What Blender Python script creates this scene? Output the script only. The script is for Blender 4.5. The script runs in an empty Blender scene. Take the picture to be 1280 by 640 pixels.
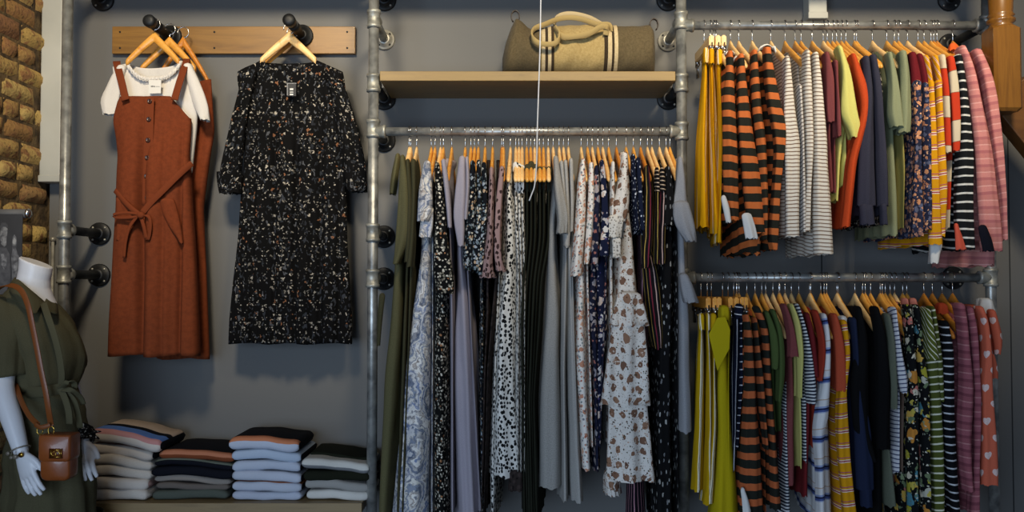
import bpy, bmesh, math, random
from mathutils import Vector, Matrix
R = math.radians; PI = math.pi
SC = bpy.context.scene
COL = SC.collection

# ---------------------------------------------------------------- camera
F = 1127.0; CZ = 1.40; TH = math.atan(34.0 / F)
cam_d = bpy.data.cameras.new('camera'); cam = bpy.data.objects.new('camera', cam_d); COL.objects.link(cam)
cam_d.sensor_width = 36.0; cam_d.lens = F / 1280 * 36.0; cam_d.clip_start = .05
cam.location = (0, 0, CZ); cam.rotation_euler = (PI / 2 + TH, 0, 0)
SC.camera = cam
# ---------------------------------------------------------------- world and lights
w = bpy.data.worlds.new('world'); SC.world = w; w.use_nodes = True
w.node_tree.nodes['Background'].inputs[0].default_value = (.62, .70, .84, 1)
w.node_tree.nodes['Background'].inputs[1].default_value = .13
SC.view_settings.view_transform = 'Standard'; SC.view_settings.look = 'None'
SC.view_settings.exposure = 0.0; SC.view_settings.gamma = 1.0; SC.view_settings.use_curve_mapping = False

def spot(name, loc, target, power, color, size=R(70), blend=.6, rad=.05):
    l = bpy.data.lights.new(name, 'SPOT'); l.energy = power; l.color = color; l.spot_size = size; l.spot_blend = blend
    l.shadow_soft_size = rad
    o = bpy.data.objects.new(name, l); COL.objects.link(o); o.location = loc
    o.rotation_euler = (Vector(target) - Vector(loc)).to_track_quat('-Z', 'Y').to_euler(); return o
def area(name, loc, target, power, color, sx, sy):
    l = bpy.data.lights.new(name, 'AREA'); l.shape = 'RECTANGLE'; l.size = sx; l.size_y = sy; l.energy = power; l.color = color
    o = bpy.data.objects.new(name, l); COL.objects.link(o); o.location = loc
    o.rotation_euler = (Vector(target) - Vector(loc)).to_track_quat('-Z', 'Y').to_euler(); return o
WARM = (1, .84, .60)
spot('ceiling_spot', (-.85, 1.2, 3.15), (-1.25, 3.4, 2.14), 265, WARM, R(58), 1.0, .19)
spot('ceiling_spot', (.35, 1.2, 3.15), (.0, 3.4, 2.16), 265, WARM, R(54), 1.0, .19)
spot('ceiling_spot', (1.25, 1.2, 3.15), (1.3, 3.3, 2.25), 295, WARM, R(52), 1.0, .19)
area('shop_window_daylight', (-1.6, -1.6, 1.3), (-.6, 3.4, .9), 130, (.60, .77, 1), 3.0, 1.8)

# ---------------------------------------------------------------- helpers
def W(px, py, Y):
    """world point seen at photo pixel (px,py) on the plane y=Y"""
    a = (px - 640) / F; b = -(py - 320) / F
    d = Vector((a, math.cos(TH) - b * math.sin(TH), math.sin(TH) + b * math.cos(TH)))
    t = Y / d.y
    return Vector((d.x * t, Y, CZ + d.z * t))
def Wx(px, py, Y): return W(px, py, Y).x
def Wz(py, Y): return W(640, py, Y).z

def tag(o, label=None, cat=None, group=None, kind=None):
    if label: o['label'] = label
    if cat: o['category'] = cat
    if group: o['group'] = group
    if kind: o['kind'] = kind
    return o
def empty(name, loc, label, cat, group=None, rz=0):
    o = bpy.data.objects.new(name, None); COL.objects.link(o); o.location = loc; o.rotation_euler = (0, 0, rz)
    o.empty_display_size = .05
    return tag(o, label, cat, group)
def obj(name, bm, mat, parent=None, smooth=True, keep=None):
    """bm is in world space unless keep; child coordinates are made local to the parent's location"""
    me = bpy.data.meshes.new(name)
    if parent is not None and not keep:
        inv = Matrix.LocRotScale(parent.location, parent.rotation_euler, (1, 1, 1)).inverted()
        bmesh.ops.transform(bm, matrix=inv, verts=bm.verts)
    bm.to_mesh(me); bm.free()
    if isinstance(mat, (list, tuple)):
        for m in mat: me.materials.append(m)
    else: me.materials.append(mat)
    if smooth:
        for p in me.polygons: p.use_smooth = True
    o = bpy.data.objects.new(name, me); COL.objects.link(o)
    if parent is not None: o.parent = parent
    return o
def recenter(o):
    """put a mesh object's origin at its own base, geometry stays"""
    vs = [v.co for v in o.data.vertices]
    lo = Vector((min(v.x for v in vs), min(v.y for v in vs), min(v.z for v in vs))); hi = Vector((max(v.x for v in vs), max(v.y for v in vs), 0))
    c = Vector(((lo.x + hi.x) / 2, (lo.y + hi.y) / 2, lo.z))
    o.data.transform(Matrix.Translation(-c)); o.location = c
    return o
def bevel_mod(o, w=.004, seg=2):
    m = o.modifiers.new('bevel', 'BEVEL'); m.width = w; m.segments = seg; m.limit_method = 'ANGLE'; m.angle_limit = R(40); return o
def box(bm, x0, x1, y0, y1, z0, z1, M=None):
    vs = [bm.verts.new(Vector(c)) for c in ((x0,y0,z0),(x1,y0,z0),(x1,y1,z0),(x0,y1,z0),(x0,y0,z1),(x1,y0,z1),(x1,y1,z1),(x0,y1,z1))]
    if M is not None:
        for v in vs: v.co = M @ v.co
    for f in ((0,3,2,1),(4,5,6,7),(0,1,5,4),(1,2,6,5),(2,3,7,6),(3,0,4,7)): bm.faces.new([vs[i] for i in f])
    return vs
def frame_of(d, up=Vector((0, 0, 1))):
    d = d.normalized()
    if abs(d.dot(up)) > .98: up = Vector((0, 1, 0))
    a = d.cross(up).normalized(); b = a.cross(d).normalized()
    return a, b
def tube(bm, pts, rad, n=12, cap=True, flat=1.0, up=None, uv=False):
    """sweep; rad number or list; flat squashes the second axis; returns rings"""
    pts = [Vector(p) for p in pts]; m = len(pts)
    if not isinstance(rad, (list, tuple)): rad = [rad] * m
    rings = []; pa = None
    for i, p in enumerate(pts):
        d = (pts[min(i + 1, m - 1)] - pts[max(i - 1, 0)])
        if pa is None: a, b = frame_of(d, up or Vector((0, 0, 1)))
        else:
            dn = d.normalized(); a = (pa - dn * pa.dot(dn)).normalized(); b = a.cross(dn).normalized()
        pa = a
        rings.append([bm.verts.new(p + a * math.cos(2*PI*k/n) * rad[i] + b * math.sin(2*PI*k/n) * rad[i] * flat) for k in range(n)])
    for i in range(m - 1):
        for k in range(n):
            bm.faces.new((rings[i][k], rings[i][(k+1) % n], rings[i+1][(k+1) % n], rings[i+1][k]))
    if cap:
        bm.faces.new(rings[0][::-1]); bm.faces.new(rings[-1])
    return rings
def smooth_path(pts, k=6):
    pts = [Vector(p) for p in pts]; out = []
    for i in range(len(pts) - 1):
        p0 = pts[max(i-1, 0)]; p1 = pts[i]; p2 = pts[i+1]; p3 = pts[min(i+2, len(pts)-1)]
        for j in range(k):
            t = j / k
            out.append(.5 * ((2*p1) + (p2-p0)*t + (2*p0-5*p1+4*p2-p3)*t*t + (3*p1-p0-3*p2+p3)*t**3))
    out.append(pts[-1]); return out
def lathe(bm, prof, c, axis, n=24):
    """prof = [(distance along axis, radius)]"""
    axis = Vector(axis).normalized(); a, b = frame_of(axis); c = Vector(c); rings = []
    for h, r in prof:
        rings.append([bm.verts.new(c + axis*h + a*math.cos(2*PI*k/n)*r + b*math.sin(2*PI*k/n)*r) for k in range(n)])
    for i in range(len(rings)-1):
        for k in range(n): bm.faces.new((rings[i][k], rings[i][(k+1)%n], rings[i+1][(k+1)%n], rings[i+1][k]))
    bm.faces.new(rings[0][::-1]); bm.faces.new(rings[-1])
def ribbon(bm, pts, wid, th, wdir):
    """flat strap along pts: width direction wdir, thickness th"""
    pts = [Vector(p) for p in pts]; m = len(pts); rings = []
    for i, p in enumerate(pts):
        d = (pts[min(i+1, m-1)] - pts[max(i-1, 0)]).normalized()
        wd = wdir(i / (m-1)) if callable(wdir) else Vector(wdir)
        a = (wd - d * wd.dot(d)).normalized(); b = a.cross(d).normalized()
        ww = wid(i/(m-1)) if callable(wid) else wid
        rings.append([bm.verts.new(p + a*ww/2*s + b*th/2*q) for s, q in ((-1,-.6),(-.9,-1),(.9,-1),(1,-.6),(1,.6),(.9,1),(-.9,1),(-1,.6))])
    for i in range(m-1):
        for k in range(8): bm.faces.new((rings[i][k], rings[i][(k+1)%8], rings[i+1][(k+1)%8], rings[i+1][k]))
    bm.faces.new(rings[0][::-1]); bm.faces.new(rings[-1])

# ---------------------------------------------------------------- materials
def lin(h):
    h = h.lstrip('#'); c = [int(h[i:i+2], 16) / 255 for i in (0, 2, 4)]
    return tuple(x/12.92 if x <= .04045 else ((x+.055)/1.055)**2.4 for x in c) + (1,)
class NG:
    def __init__(s, name):
        s.m = bpy.data.materials.new(name); s.m.use_nodes = True; s.t = s.m.node_tree; s.N = s.t.nodes; s.L = s.t.links
        s.b = s.N['Principled BSDF']
    def set(s, inp, v):
        if isinstance(v, bpy.types.NodeSocket): s.L.new(v, inp)
        else: inp.default_value = v
    def math(s, op, a, b=None, c=None):
        n = s.N.new('ShaderNodeMath'); n.operation = op; s.set(n.inputs[0], a)
        if b is not None: s.set(n.inputs[1], b)
        if c is not None: s.set(n.inputs[2], c)
        return n.outputs[0]
    def coord(s, which='UV'):
        return s.N.new('ShaderNodeTexCoord').outputs[which]
    def sep(s, v):
        n = s.N.new('ShaderNodeSeparateXYZ'); s.L.new(v, n.inputs[0]); return n.outputs
    def comb(s, x, y, z=0.0):
        n = s.N.new('ShaderNodeCombineXYZ')
        for i, q in enumerate((x, y, z)): s.set(n.inputs[i], q)
        return n.outputs[0]
    def vmath(s, op, a, b):
        n = s.N.new('ShaderNodeVectorMath'); n.operation = op; s.set(n.inputs[0], a); s.set(n.inputs[1], b); return n.outputs[0]
    def noise(s, v, scale, detail=2.0, dist=0.0, rough=.5):
        n = s.N.new('ShaderNodeTexNoise'); s.L.new(v, n.inputs['Vector']); n.inputs['Scale'].default_value = scale
        n.inputs['Detail'].default_value = detail; n.inputs['Distortion'].default_value = dist; n.inputs['Roughness'].default_value = rough
        return n.outputs
    def vor(s, v, scale, rnd=1.0, feat='F1'):
        n = s.N.new('ShaderNodeTexVoronoi'); n.voronoi_dimensions = '2D'; n.feature = feat; s.L.new(v, n.inputs['Vector'])
        n.inputs['Scale'].default_value = scale; n.inputs['Randomness'].default_value = rnd; return n.outputs
    def ramp(s, f, stops, const=True):
        n = s.N.new('ShaderNodeValToRGB'); s.L.new(f, n.inputs[0]); e = n.color_ramp.elements
        n.color_ramp.interpolation = 'CONSTANT' if const else 'LINEAR'
        while len(e) < len(stops): e.new(1.0)
        for i, (p, c) in enumerate(stops): e[i].position = p; e[i].color = lin(c) if isinstance(c, str) else c
        return n.outputs[0]
    def mix(s, f, a, b):
        n = s.N.new('ShaderNodeMix'); n.data_type = 'RGBA'; s.set(n.inputs[0], f); s.set(n.inputs[6], a); s.set(n.inputs[7], b); return n.outputs[2]
    def bump(s, h, strength=.3, dist=.002):
        n = s.N.new('ShaderNodeBump'); s.L.new(h, n.inputs['Height']); n.inputs['Strength'].default_value = strength
        n.inputs['Distance'].default_value = dist; s.L.new(n.outputs[0], s.b.inputs['Normal'])
_seed = [0]
def stripes_col(g, x, bands):
    per = sum(b[0] for b in bands); f = g.math('FRACT', g.math('DIVIDE', g.math('ADD', x, 50.0), per))
    stops = []; p = 0
    for wd, c in bands: stops.append((p/per, c)); p += wd
    return g.ramp(f, stops)
def cloth(name, base, layers=(), rough=.92, weave=900, mel=.12, sheen=.0):
    """layers applied in order over a base colour:
       ('h',bands) ('v',bands) stripes; ('b',scale,thr,[cols],warp,keep,stretch) blobs; ('mel',col,amount); ('heart',pitch,size,col); ('paisley',)"""
    _seed[0] += 1; g = NG(name); uv = g.coord('UV'); g.b.inputs['Roughness'].default_value = rough
    g.b.inputs['Sheen Weight'].default_value = sheen; g.b.inputs['Specular IOR Level'].default_value = .12
    off = g.vmath('ADD', uv, (7.3 * (_seed[0] % 7), 3.1 * (_seed[0] % 9), 0)); wob = g.noise(off, 9, 2)['Color']
    wv = g.vmath('MULTIPLY', g.vmath('SUBTRACT', wob, (.5, .5, .5)), (.012, .012, 0)); uvw = g.vmath('ADD', uv, wv)
    col = g.mix(0.0, lin(base), lin(base))
    for l in layers:
        if l[0] == 'h':
            col = stripes_col(g, g.sep(uvw)[1], l[1])
        elif l[0] == 'v':
            col = stripes_col(g, g.sep(uvw)[0], l[1])
        elif l[0] == 'diag':
            x = g.sep(uvw); col = stripes_col(g, g.math('ADD', x[1], g.math('MULTIPLY', x[0], l[2])), l[1])
        elif l[0] == 'b':
            _, sc, thr, cols, warp, keep = l[:6]; st = l[6] if len(l) > 6 else (1, 1)
            _seed[0] += 1
            v = g.vmath('ADD', g.vmath('MULTIPLY', uv, (st[0], st[1], 1)), (1.7*(_seed[0] % 9), 2.9*(_seed[0] % 7), 0))
            nz = g.noise(v, sc * 1.6, 2)['Color']
            v = g.vmath('ADD', v, g.vmath('MULTIPLY', g.vmath('SUBTRACT', nz, (.5, .5, .5)), (warp/sc, warp/sc, 0)))
            vo = g.vor(v, sc, l[7] if len(l) > 7 else .85); rc = g.sep(vo['Color'])
            m = g.math('LESS_THAN', vo['Distance'], g.math('MULTIPLY', g.math('ADD', g.math('MULTIPLY', rc[2], .6), .7), thr))
            m = g.math('MULTIPLY', m, g.math('LESS_THAN', rc[1], keep))
            c2 = g.ramp(rc[0], [(i/len(cols), c) for i, c in enumerate(cols)])
            col = g.mix(m, col, c2)
        elif l[0] == 'mel':
            nz = g.noise(off, l[3] if len(l) > 3 else 260, 3, 0, .7)['Fac']
            col = g.mix(g.math('MULTIPLY', g.ramp(nz, [(.40, (0,0,0,1)), (.62, (1,1,1,1))], False), l[2]), col, lin(l[1]))
        elif l[0] == 'heart':
            p, sz = l[1], l[2]; x = g.sep(uvw)
            v = g.math('DIVIDE', x[1], p); row = g.math('FLOOR', v)
            u = g.math('ADD', g.math('DIVIDE', x[0], p), g.math('MULTIPLY', row, .5))
            fx = g.math('MULTIPLY', g.math('SUBTRACT', g.math('FRACT', g.math('ADD', u, 50.)), .5), p/sz)
            fy = g.math('ADD', g.math('MULTIPLY', g.math('SUBTRACT', g.math('FRACT', g.math('ADD', v, 50.)), .5), p/sz), .1)
            x2 = g.math('MULTIPLY', fx, fx); y2 = g.math('MULTIPLY', fy, fy)
            q = g.math('SUBTRACT', g.math('ADD', x2, y2), 1.0); q3 = g.math('MULTIPLY', g.math('MULTIPLY', q, q), q)
            h = g.math('SUBTRACT', q3, g.math('MULTIPLY', x2, g.math('MULTIPLY', y2, fy)))
            col = g.mix(g.math('LESS_THAN', h, 0.0), col, lin(l[3]))
        elif l[0] == 'paisley':
            n1 = g.noise(off, 9, 3, 1.4)['Color']
            v = g.vmath('ADD', off, g.vmath('MULTIPLY', g.vmath('SUBTRACT', n1, (.5, .5, .5)), (.09, .09, 0)))
            d = g.vor(g.vmath('MULTIPLY', v, (1, .6, 1)), 13, .9)['Distance']
            rr = g.math('FRACT', g.math('ADD', g.math('MULTIPLY', d, 1.9), g.math('MULTIPLY', g.noise(off, 45, 3)['Fac'], .8)))
            n2 = g.noise(off, 14, 2)['Fac']
            c1 = g.ramp(rr, [(0, '8d95a5'), (.16, 'dcd8d0'), (.34, '9c9ea6'), (.5, 'e8e4de'), (.68, 'b3a9a1'), (.82, 'd6d1cb')])
            c2 = g.ramp(rr, [(0, '6a7386'), (.2, 'c4c4c8'), (.42, '7f8cab'), (.6, 'dddad6'), (.8, '93949a')])
            col = g.mix(g.ramp(n2, [(.42, (0,0,0,1)), (.55, (1,1,1,1))], False), c1, c2)
            tt = g.noise(off, 90, 3)['Fac']
            col = g.mix(g.math('MULTIPLY', g.math('GREATER_THAN', tt, .57), .45), col, lin('3f4350'))
        elif l[0] == 'hh':     # bands along v, not repeating
            per = sum(b[0] for b in l[1]); st = []; p = 0
            for wd, c in l[1]: st.append((p/per, c)); p += wd
            wz = g.math('MULTIPLY', g.math('SUBTRACT', g.noise(off, 14, 2)['Fac'], .5), .006)
            col = g.ramp(g.math('DIVIDE', g.math('ADD', g.sep(uv)[1], wz), per), st)
    # faint uneven dye and weave
    nz = g.noise(off, 5, 3)['Fac']
    col = g.mix(g.math('MULTIPLY', nz, mel), col, (.02, .02, .02, 1))
    g.L.new(col, g.b.inputs['Base Color'])
    a = g.noise(off, weave, 2)['Fac']; b = g.noise(g.vmath('MULTIPLY', off, (1, .35, 1)), 26, 3)['Fac']
    g.bump(g.math('ADD', g.math('MULTIPLY', a, .25), b), .55, .006)
    return g.m
def plain(name, col, rough=.6, metal=0.0, bump=None, var=None, spec=.5, coat=0):
    g = NG(name); g.b.inputs['Roughness'].default_value = rough; g.b.inputs['Metallic'].default_value = metal
    g.b.inputs['Specular IOR Level'].default_value = spec; g.b.inputs['Coat Weight'].default_value = coat
    oc = g.coord('Object')
    if var:
        nz = g.noise(oc, var[1], 4, .3)['Fac']; f = g.ramp(nz, [(.35, (0,0,0,1)), (.65, (1,1,1,1))], False)
        g.L.new(g.mix(f, lin(col), lin(var[0])), g.b.inputs['Base Color'])
    else: g.b.inputs['Base Color'].default_value = lin(col)
    if bump: g.bump(g.noise(oc, bump[0], 4)['Fac'], bump[1], bump[2] if len(bump) > 2 else .003)
    return g.m
def wood(name, c1, c2, axis=0, scale=1.0, rough=.5, grain=14, coat=.1):
    g = NG(name); oc = g.coord('Object'); st = [1.0, 1.0, 1.0]
    for i in range(3): st[i] = .09 if i == axis else 1.0
    v = g.vmath('MULTIPLY', oc, tuple(s * scale for s in st))
    n = g.noise(v, grain * 3, 5, 1.2, .6)['Fac']; n2 = g.noise(v, grain * .7, 2, .5)['Fac']
    f = g.math('ADD', g.math('MULTIPLY', n, .6), g.math('MULTIPLY', n2, .4))
    col = g.ramp(f, [(.34, c1), (.52, c2), (.66, c1)], False)
    g.L.new(col, g.b.inputs['Base Color']); g.b.inputs['Roughness'].default_value = rough; g.b.inputs['Coat Weight'].default_value = coat
    g.bump(n, .25, .001); return g.m

M_PIPE = plain('galvanised_steel', 'a3a5a2', .36, .55, (60, .2, .002), ('6c6e6e', 22))
M_FIT = plain('galvanised_fitting', 'a9aaa2', .45, .45, (70, .3, .002), ('74746e', 30))
M_IRON = plain('black_iron', '17181a', .5, .5, (80, .3, .001), ('26282a', 30))
M_FLZ = plain('zinc_flange', 'b4b2a8', .45, .5, (60, .2, .001), ('8a8880', 25))
M_CHROME = plain('chrome_wire', 'c8c8c8', .25, 1.0)
M_HANG = wood('hanger_wood', 'c98228', 'e2a448', 1, 1.0, .38, 12, .3)
M_HANG2 = wood('hanger_wood_pale', 'dca862', 'f2cb8c', 1, 1.0, .42, 12, .2)
M_HANG3 = wood('hanger_wood_dark', 'a8621c', 'cf8630', 1, 1.0, .4, 12, .2)
M_SHELF = wood('shelf_oak', '745e38', '8b7240', 0, 1.0, .5, 10)
M_SHELF2 = wood('lower_shelf_oak', '75603f', '8d7650', 0, 1.0, .55, 10)
M_BOARD = wood('peg_board_pine', '6c4a1c', '886228', 0, 1.0, .42, 8, .3)
M_NEWEL = wood('newel_pine', '5e3b10', '7d531a', 2, 1.0, .35, 8, .4)
M_STRING = wood('stringer_pine', '4f3010', '6b4418', 0, 1.0, .5, 8)
# ================================================================ the room
YW = 3.5; YP = 3.22          # back wall plane, pipe frame plane
def wall_mat():
    g = NG('blue_grey_paint'); oc = g.coord('Object')
    n = g.noise(oc, 1.3, 3)['Fac']
    g.L.new(g.mix(n, lin('5c5d5f'), lin('686865')), g.b.inputs['Base Color'])
    g.b.inputs['Roughness'].default_value = .75; g.bump(g.noise(oc, 160, 3)['Fac'], .12, .001); return g.m
M_WALL = wall_mat()
XL = W(61, 320, YW).x
bm = bmesh.new(); box(bm, XL, 2.6, YW, YW + .12, 0, 3.1)
# vertical board joints laid on as thin strips, the groove's shadow put into their dark colour
tag(obj('wall_back', bm, M_WALL, smooth=False), kind='structure')
for i, px in enumerate((1027, 1262)):
    x = W(px, 320, YW).x; bm = bmesh.new(); box(bm, x - .0025, x + .0025, YW - .0006, YW + .003, .0, Wz(150, YW))
    tag(obj('trim_%d' % (i + 1), bm, plain('joint_shadow_strip', '2a2c2e', .9), smooth=False), kind='structure')
def floor_mat():
    g = NG('floor_boards'); oc = g.coord('Object'); x = g.sep(oc)
    seam = g.math('LESS_THAN', g.math('FRACT', g.math('DIVIDE', x[0], .14)), .03)
    n = g.noise(g.vmath('MULTIPLY', oc, (8, 1, 1)), 6, 4)['Fac']
    g.L.new(g.mix(seam, g.mix(n, lin('3a2f26'), lin('54463a')), lin('1b1612')), g.b.inputs['Base Color']); g.b.inputs['Roughness'].default_value = .6; return g.m
bm = bmesh.new(); box(bm, XL - .25, 2.7, -.5, YW + .12, -.1, 0); tag(obj('floor', bm, floor_mat(), smooth=False), kind='structure')

def rng_noise(seed):
    r = random.Random(seed); return r
# brick side wall: mortar slab plus every brick face as relief in one mesh (surface pattern)
def brick_mat():
    g = NG('old_london_stock_brick'); oc = g.coord('Object')
    at = g.N.new('ShaderNodeAttribute'); at.attribute_name = 'tone'; at.attribute_type = 'GEOMETRY'
    c = g.ramp(at.outputs['Fac'], [(0, 'b59452'), (.3, 'c0a566'), (.55, '9b7444'), (.75, 'ccb06a'), (.9, '8a6242')], False)
    n = g.noise(oc, 26, 5, .6)['Fac']; n2 = g.noise(oc, 90, 4)['Fac']
    c = g.mix(g.ramp(n, [(.48, (0,0,0,1)), (.62, (1,1,1,1))], False), c, lin('946a44'))
    c = g.mix(g.math('MULTIPLY', g.ramp(n2, [(.55, (0,0,0,1)), (.68, (1,1,1,1))], False), .6), c, lin('2e2418'))
    g.L.new(c, g.b.inputs['Base Color']); g.b.inputs['Roughness'].default_value = .95
    g.bump(g.math('ADD', n, n2), .6, .006); return g.m
bm = bmesh.new(); box(bm, XL - .2, XL - .012, .9, YW + .12, 0, 3.1)
tag(obj('wall_left', bm, plain('lime_mortar', '75603f', .95, 0, (40, .9, .01), ('3e3122', 18)), smooth=False), kind='structure')
rb = random.Random(4); bm = bmesh.new(); tl = bm.faces.layers.float.new('tn')
z = 0.0; row = 0; tones = []
while z < 3.0:
    h = .062 + rb.uniform(-.004, .004); y = YW - (.0 if row % 2 else .11)
    while y > 1.2:
        L = .205 + rb.uniform(-.02, .015) if row % 3 else .10 + rb.uniform(-.01, .01)
        y0, y1 = y - L, min(y, YW - .001); dx = rb.uniform(-.004, .006); k = 5
        # a lumpy brick: subdivided front face with rounded edges
        tone = rb.random(); grid = []
        for i in range(k + 1):
            rw = []
            for j in range(4):
                u = i / k; v = j / 3; e = min(u, 1-u, 1) * k; e2 = min(v, 1-v) * 3
                edge = 0 if (e < .5 or e2 < .5) else 1
                rw.append(bm.verts.new((XL - .012 + (.013 + dx*.8) * edge + rb.uniform(-.0012, .0012), y0 + (y1 - y0) * u + (rb.uniform(-.003, .003) if edge == 0 else 0), z + h * v + rb.uniform(-.0018, .0018))))
            grid.append(rw)
        for i in range(k):
            for j in range(3):
                bm.faces.new((grid[i][j], grid[i][j+1], grid[i+1][j+1], grid[i+1][j])); tones.append(tone)
        y = y0 - .012
    z += h + .012; row += 1
o = obj('wall_left', bm, brick_mat()); tag(o, kind='structure')
at = o.data.attributes.new('tone', 'FLOAT', 'FACE')
for i, t in enumerate(tones): at.data[i].value = t
# white cable trunking down the corner, conduit box at the top right
def trunk(name, x0, x1, y0, y1, lab):
    X0, X1 = W(x0, 200, YW - .07).x, W(x1, 200, YW - .07).x
    t = empty(name, ((X0+X1)/2, YW, Wz(y1, YW-.07)), lab, 'trunking')
    bm = bmesh.new(); box(bm, X0, X1, YW - .07, YW - .001, Wz(y1, YW - .07), Wz(y0, YW - .07) )
    bevel_mod(obj('channel', bm, M_TRUNK, t, smooth=False), .004)
    bm = bmesh.new(); box(bm, X0 - .003, X1 + .003, YW - .074, YW - .004, Wz(y1, YW-.07) - .004, Wz(y1, YW-.07) + .022)
    bevel_mod(obj('end_cap', bm, M_TRUNK, t, smooth=False), .003)
    return t
M_TRUNK = plain('cream_plastic_trunking', 'b9bab2', .5, 0, None, ('a5a69e', 3))
trunk('cable_trunking', 49, 75, -60, 226, 'tall pale grey cable trunking box beside the brick wall')
trunk('cable_trunking', 1013, 1036, -60, 22, 'short pale trunking end poking down above the upper right rail')
# thin conduit in the corner
bm = bmesh.new(); p = W(66, 302, YW - .02); tube(bm, [(p.x, p.y, 0.05), (p.x, p.y, p.z)], .006, 10); lathe(bm, [(0, .006), (.003, .011), (.014, .011), (.018, .005)], p, (0,0,1), 12)
tag(recenter(obj('wall_conduit', bm, M_FLZ)), 'thin metal conduit with a round top in the brick corner', 'conduit')

# ================================================================ pipe frame
rack = empty('pipe_clothes_rack', (0, YP, 0), 'galvanised steel pipe frame with rails fixed to the back wall', 'clothes rack')
PR = .0185
def upright(px, y_top=-60):
    x = W(px, 320, YP).x; bm = bmesh.new(); tube(bm, [(x, YP, 0), (x, YP, Wz(y_top, YP))], PR, 20)
    obj('upright_pipe', bm, M_PIPE, rack); return x
def tee(x, py, hgt=.064, mat=None):
    z = Wz(py, YP); h = hgt / 2; bm = bmesh.new()
    lathe(bm, [(-h, .0185), (-h, .0245), (-h+.010, .0255), (-h+.012, .0225), (h-.012, .0225), (h-.010, .0255), (h, .0245), (h, .0185)], (x, YP, z), (0,0,1), 24)
    obj('tee_fitting', bm, mat or M_FIT, rack); return z
def flange(x, z, mat=None, r=.044):
    mat = mat or M_IRON; bm = bmesh.new()
    lathe(bm, [(0.001, r), (.008, r), (.011, r-.004), (.012, .027), (.026, .0245), (.028, .018)], (x, YW, z), (0,-1,0), 28)
    f = obj('wall_flange', bm, mat, rack)
    for k in range(4):
        a = PI/4 + k*PI/2; bm = bmesh.new(); lathe(bm, [(0, .0045), (.002, .0045), (.004, .002)], (x + math.cos(a)*(r-.011), YW-.011, z + math.sin(a)*(r-.011)), (0,-1,0), 10)
        s = obj('screw', bm, M_FLZ if mat is M_IRON else M_IRON, None); s.parent = f; s.data.transform(Matrix.Translation(-rack.location))
def arm(x, py, mat=None, fl=None):
    z = Wz(py, YP); bm = bmesh.new(); tube(bm, [(x, YP + .015, z), (x, YW - .01, z)], .0165, 16); obj('standoff_arm', bm, mat or M_IRON, rack)
    bm = bmesh.new(); lathe(bm, [(.0, .0215), (.030, .0215), (.034, .024), (.044, .024), (.044, .016)], (x, YP, z), (0,1,0), 18); obj('socket', bm, M_FIT, rack)
    flange(x, z, fl, .044 if fl is None else .040)
xA = upright(80); xB = upright(466); xC = upright(853); xD = upright(1238)
for py in (287, 343): tee(xA, py); arm(xA, py)
for py, fl in ((24, M_FLZ), (104, None), (161, None), (291, None), (348, None)):
    tee(xB, py); arm(xB, py, M_PIPE if fl else None, fl)
for py, fl in ((26, M_FLZ), (104, None), (347, None)): tee(xC, py); arm(xC, py, M_PIPE if fl else None, fl)
tee(xC, 164); tee(xD, 31); tee(xD, 347)
arm(xD, 31); arm(xD, 347)
for x in (xA, xB, xC, xD):  # top arms just above the frame of the picture
    tee(x, -30); arm(x, -30)
def rail(x0, x1, py, name='hanging_rail'):
    z = Wz(py, YP); bm = bmesh.new(); tube(bm, [(x0, YP, z), (x1, YP, z)], .0155, 20); r = obj(name, bm, M_PIPE, rack)
    for x, s in ((x0, 1), (x1, -1)):
        bm = bmesh.new(); lathe(bm, [(0, .0215), (.034, .0215), (.036, .024), (.044, .024), (.044, .016)], (x, YP, z), (s,0,0), 18); obj('socket', bm, M_FIT, rack)
    return z
ZC = rail(xB, xC, 164.5); ZU = rail(xC, xD, 32); ZL = rail(xC, xD, 347)
# shelves
def shelf(name, x0, x1, ytop, ybot, lab, mat, yf=YP - .0):
    zt, zb = Wz(ytop, yf), Wz(ybot, yf); bm = bmesh.new(); box(bm, x0, x1, yf, YW - .002, zb, zt)
    o = obj(name, bm, mat, smooth=False); recenter(o); bevel_mod(o, .002); tag(o, lab, 'shelf'); return zt
ZS = shelf('shelf_board', xB + .0265, xC - .0265, 89, 101, 'long oak shelf board carrying the duffel bag', M_SHELF, YP - .03)
ZF = shelf('shelf_board', xA + .03, xB - .0265, 629, 641, 'low oak shelf board under the folded jumper stacks', M_SHELF2, YP - .05)
z0 = 2.545
for a, b, side in ((xA, xB, 'over the wooden peg board'), (xB, xC, 'over the duffel bag'), (xC, xD, 'over the upper right rail')):
    bm = bmesh.new(); box(bm, a + .0265, b - .0265, YP - .03, YW - .002, z0 , z0 + .03)
    o = recenter(obj('shelf_board', bm, M_SHELF, smooth=False)); tag(o, 'top oak shelf board ' + side, 'shelf')

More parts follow.
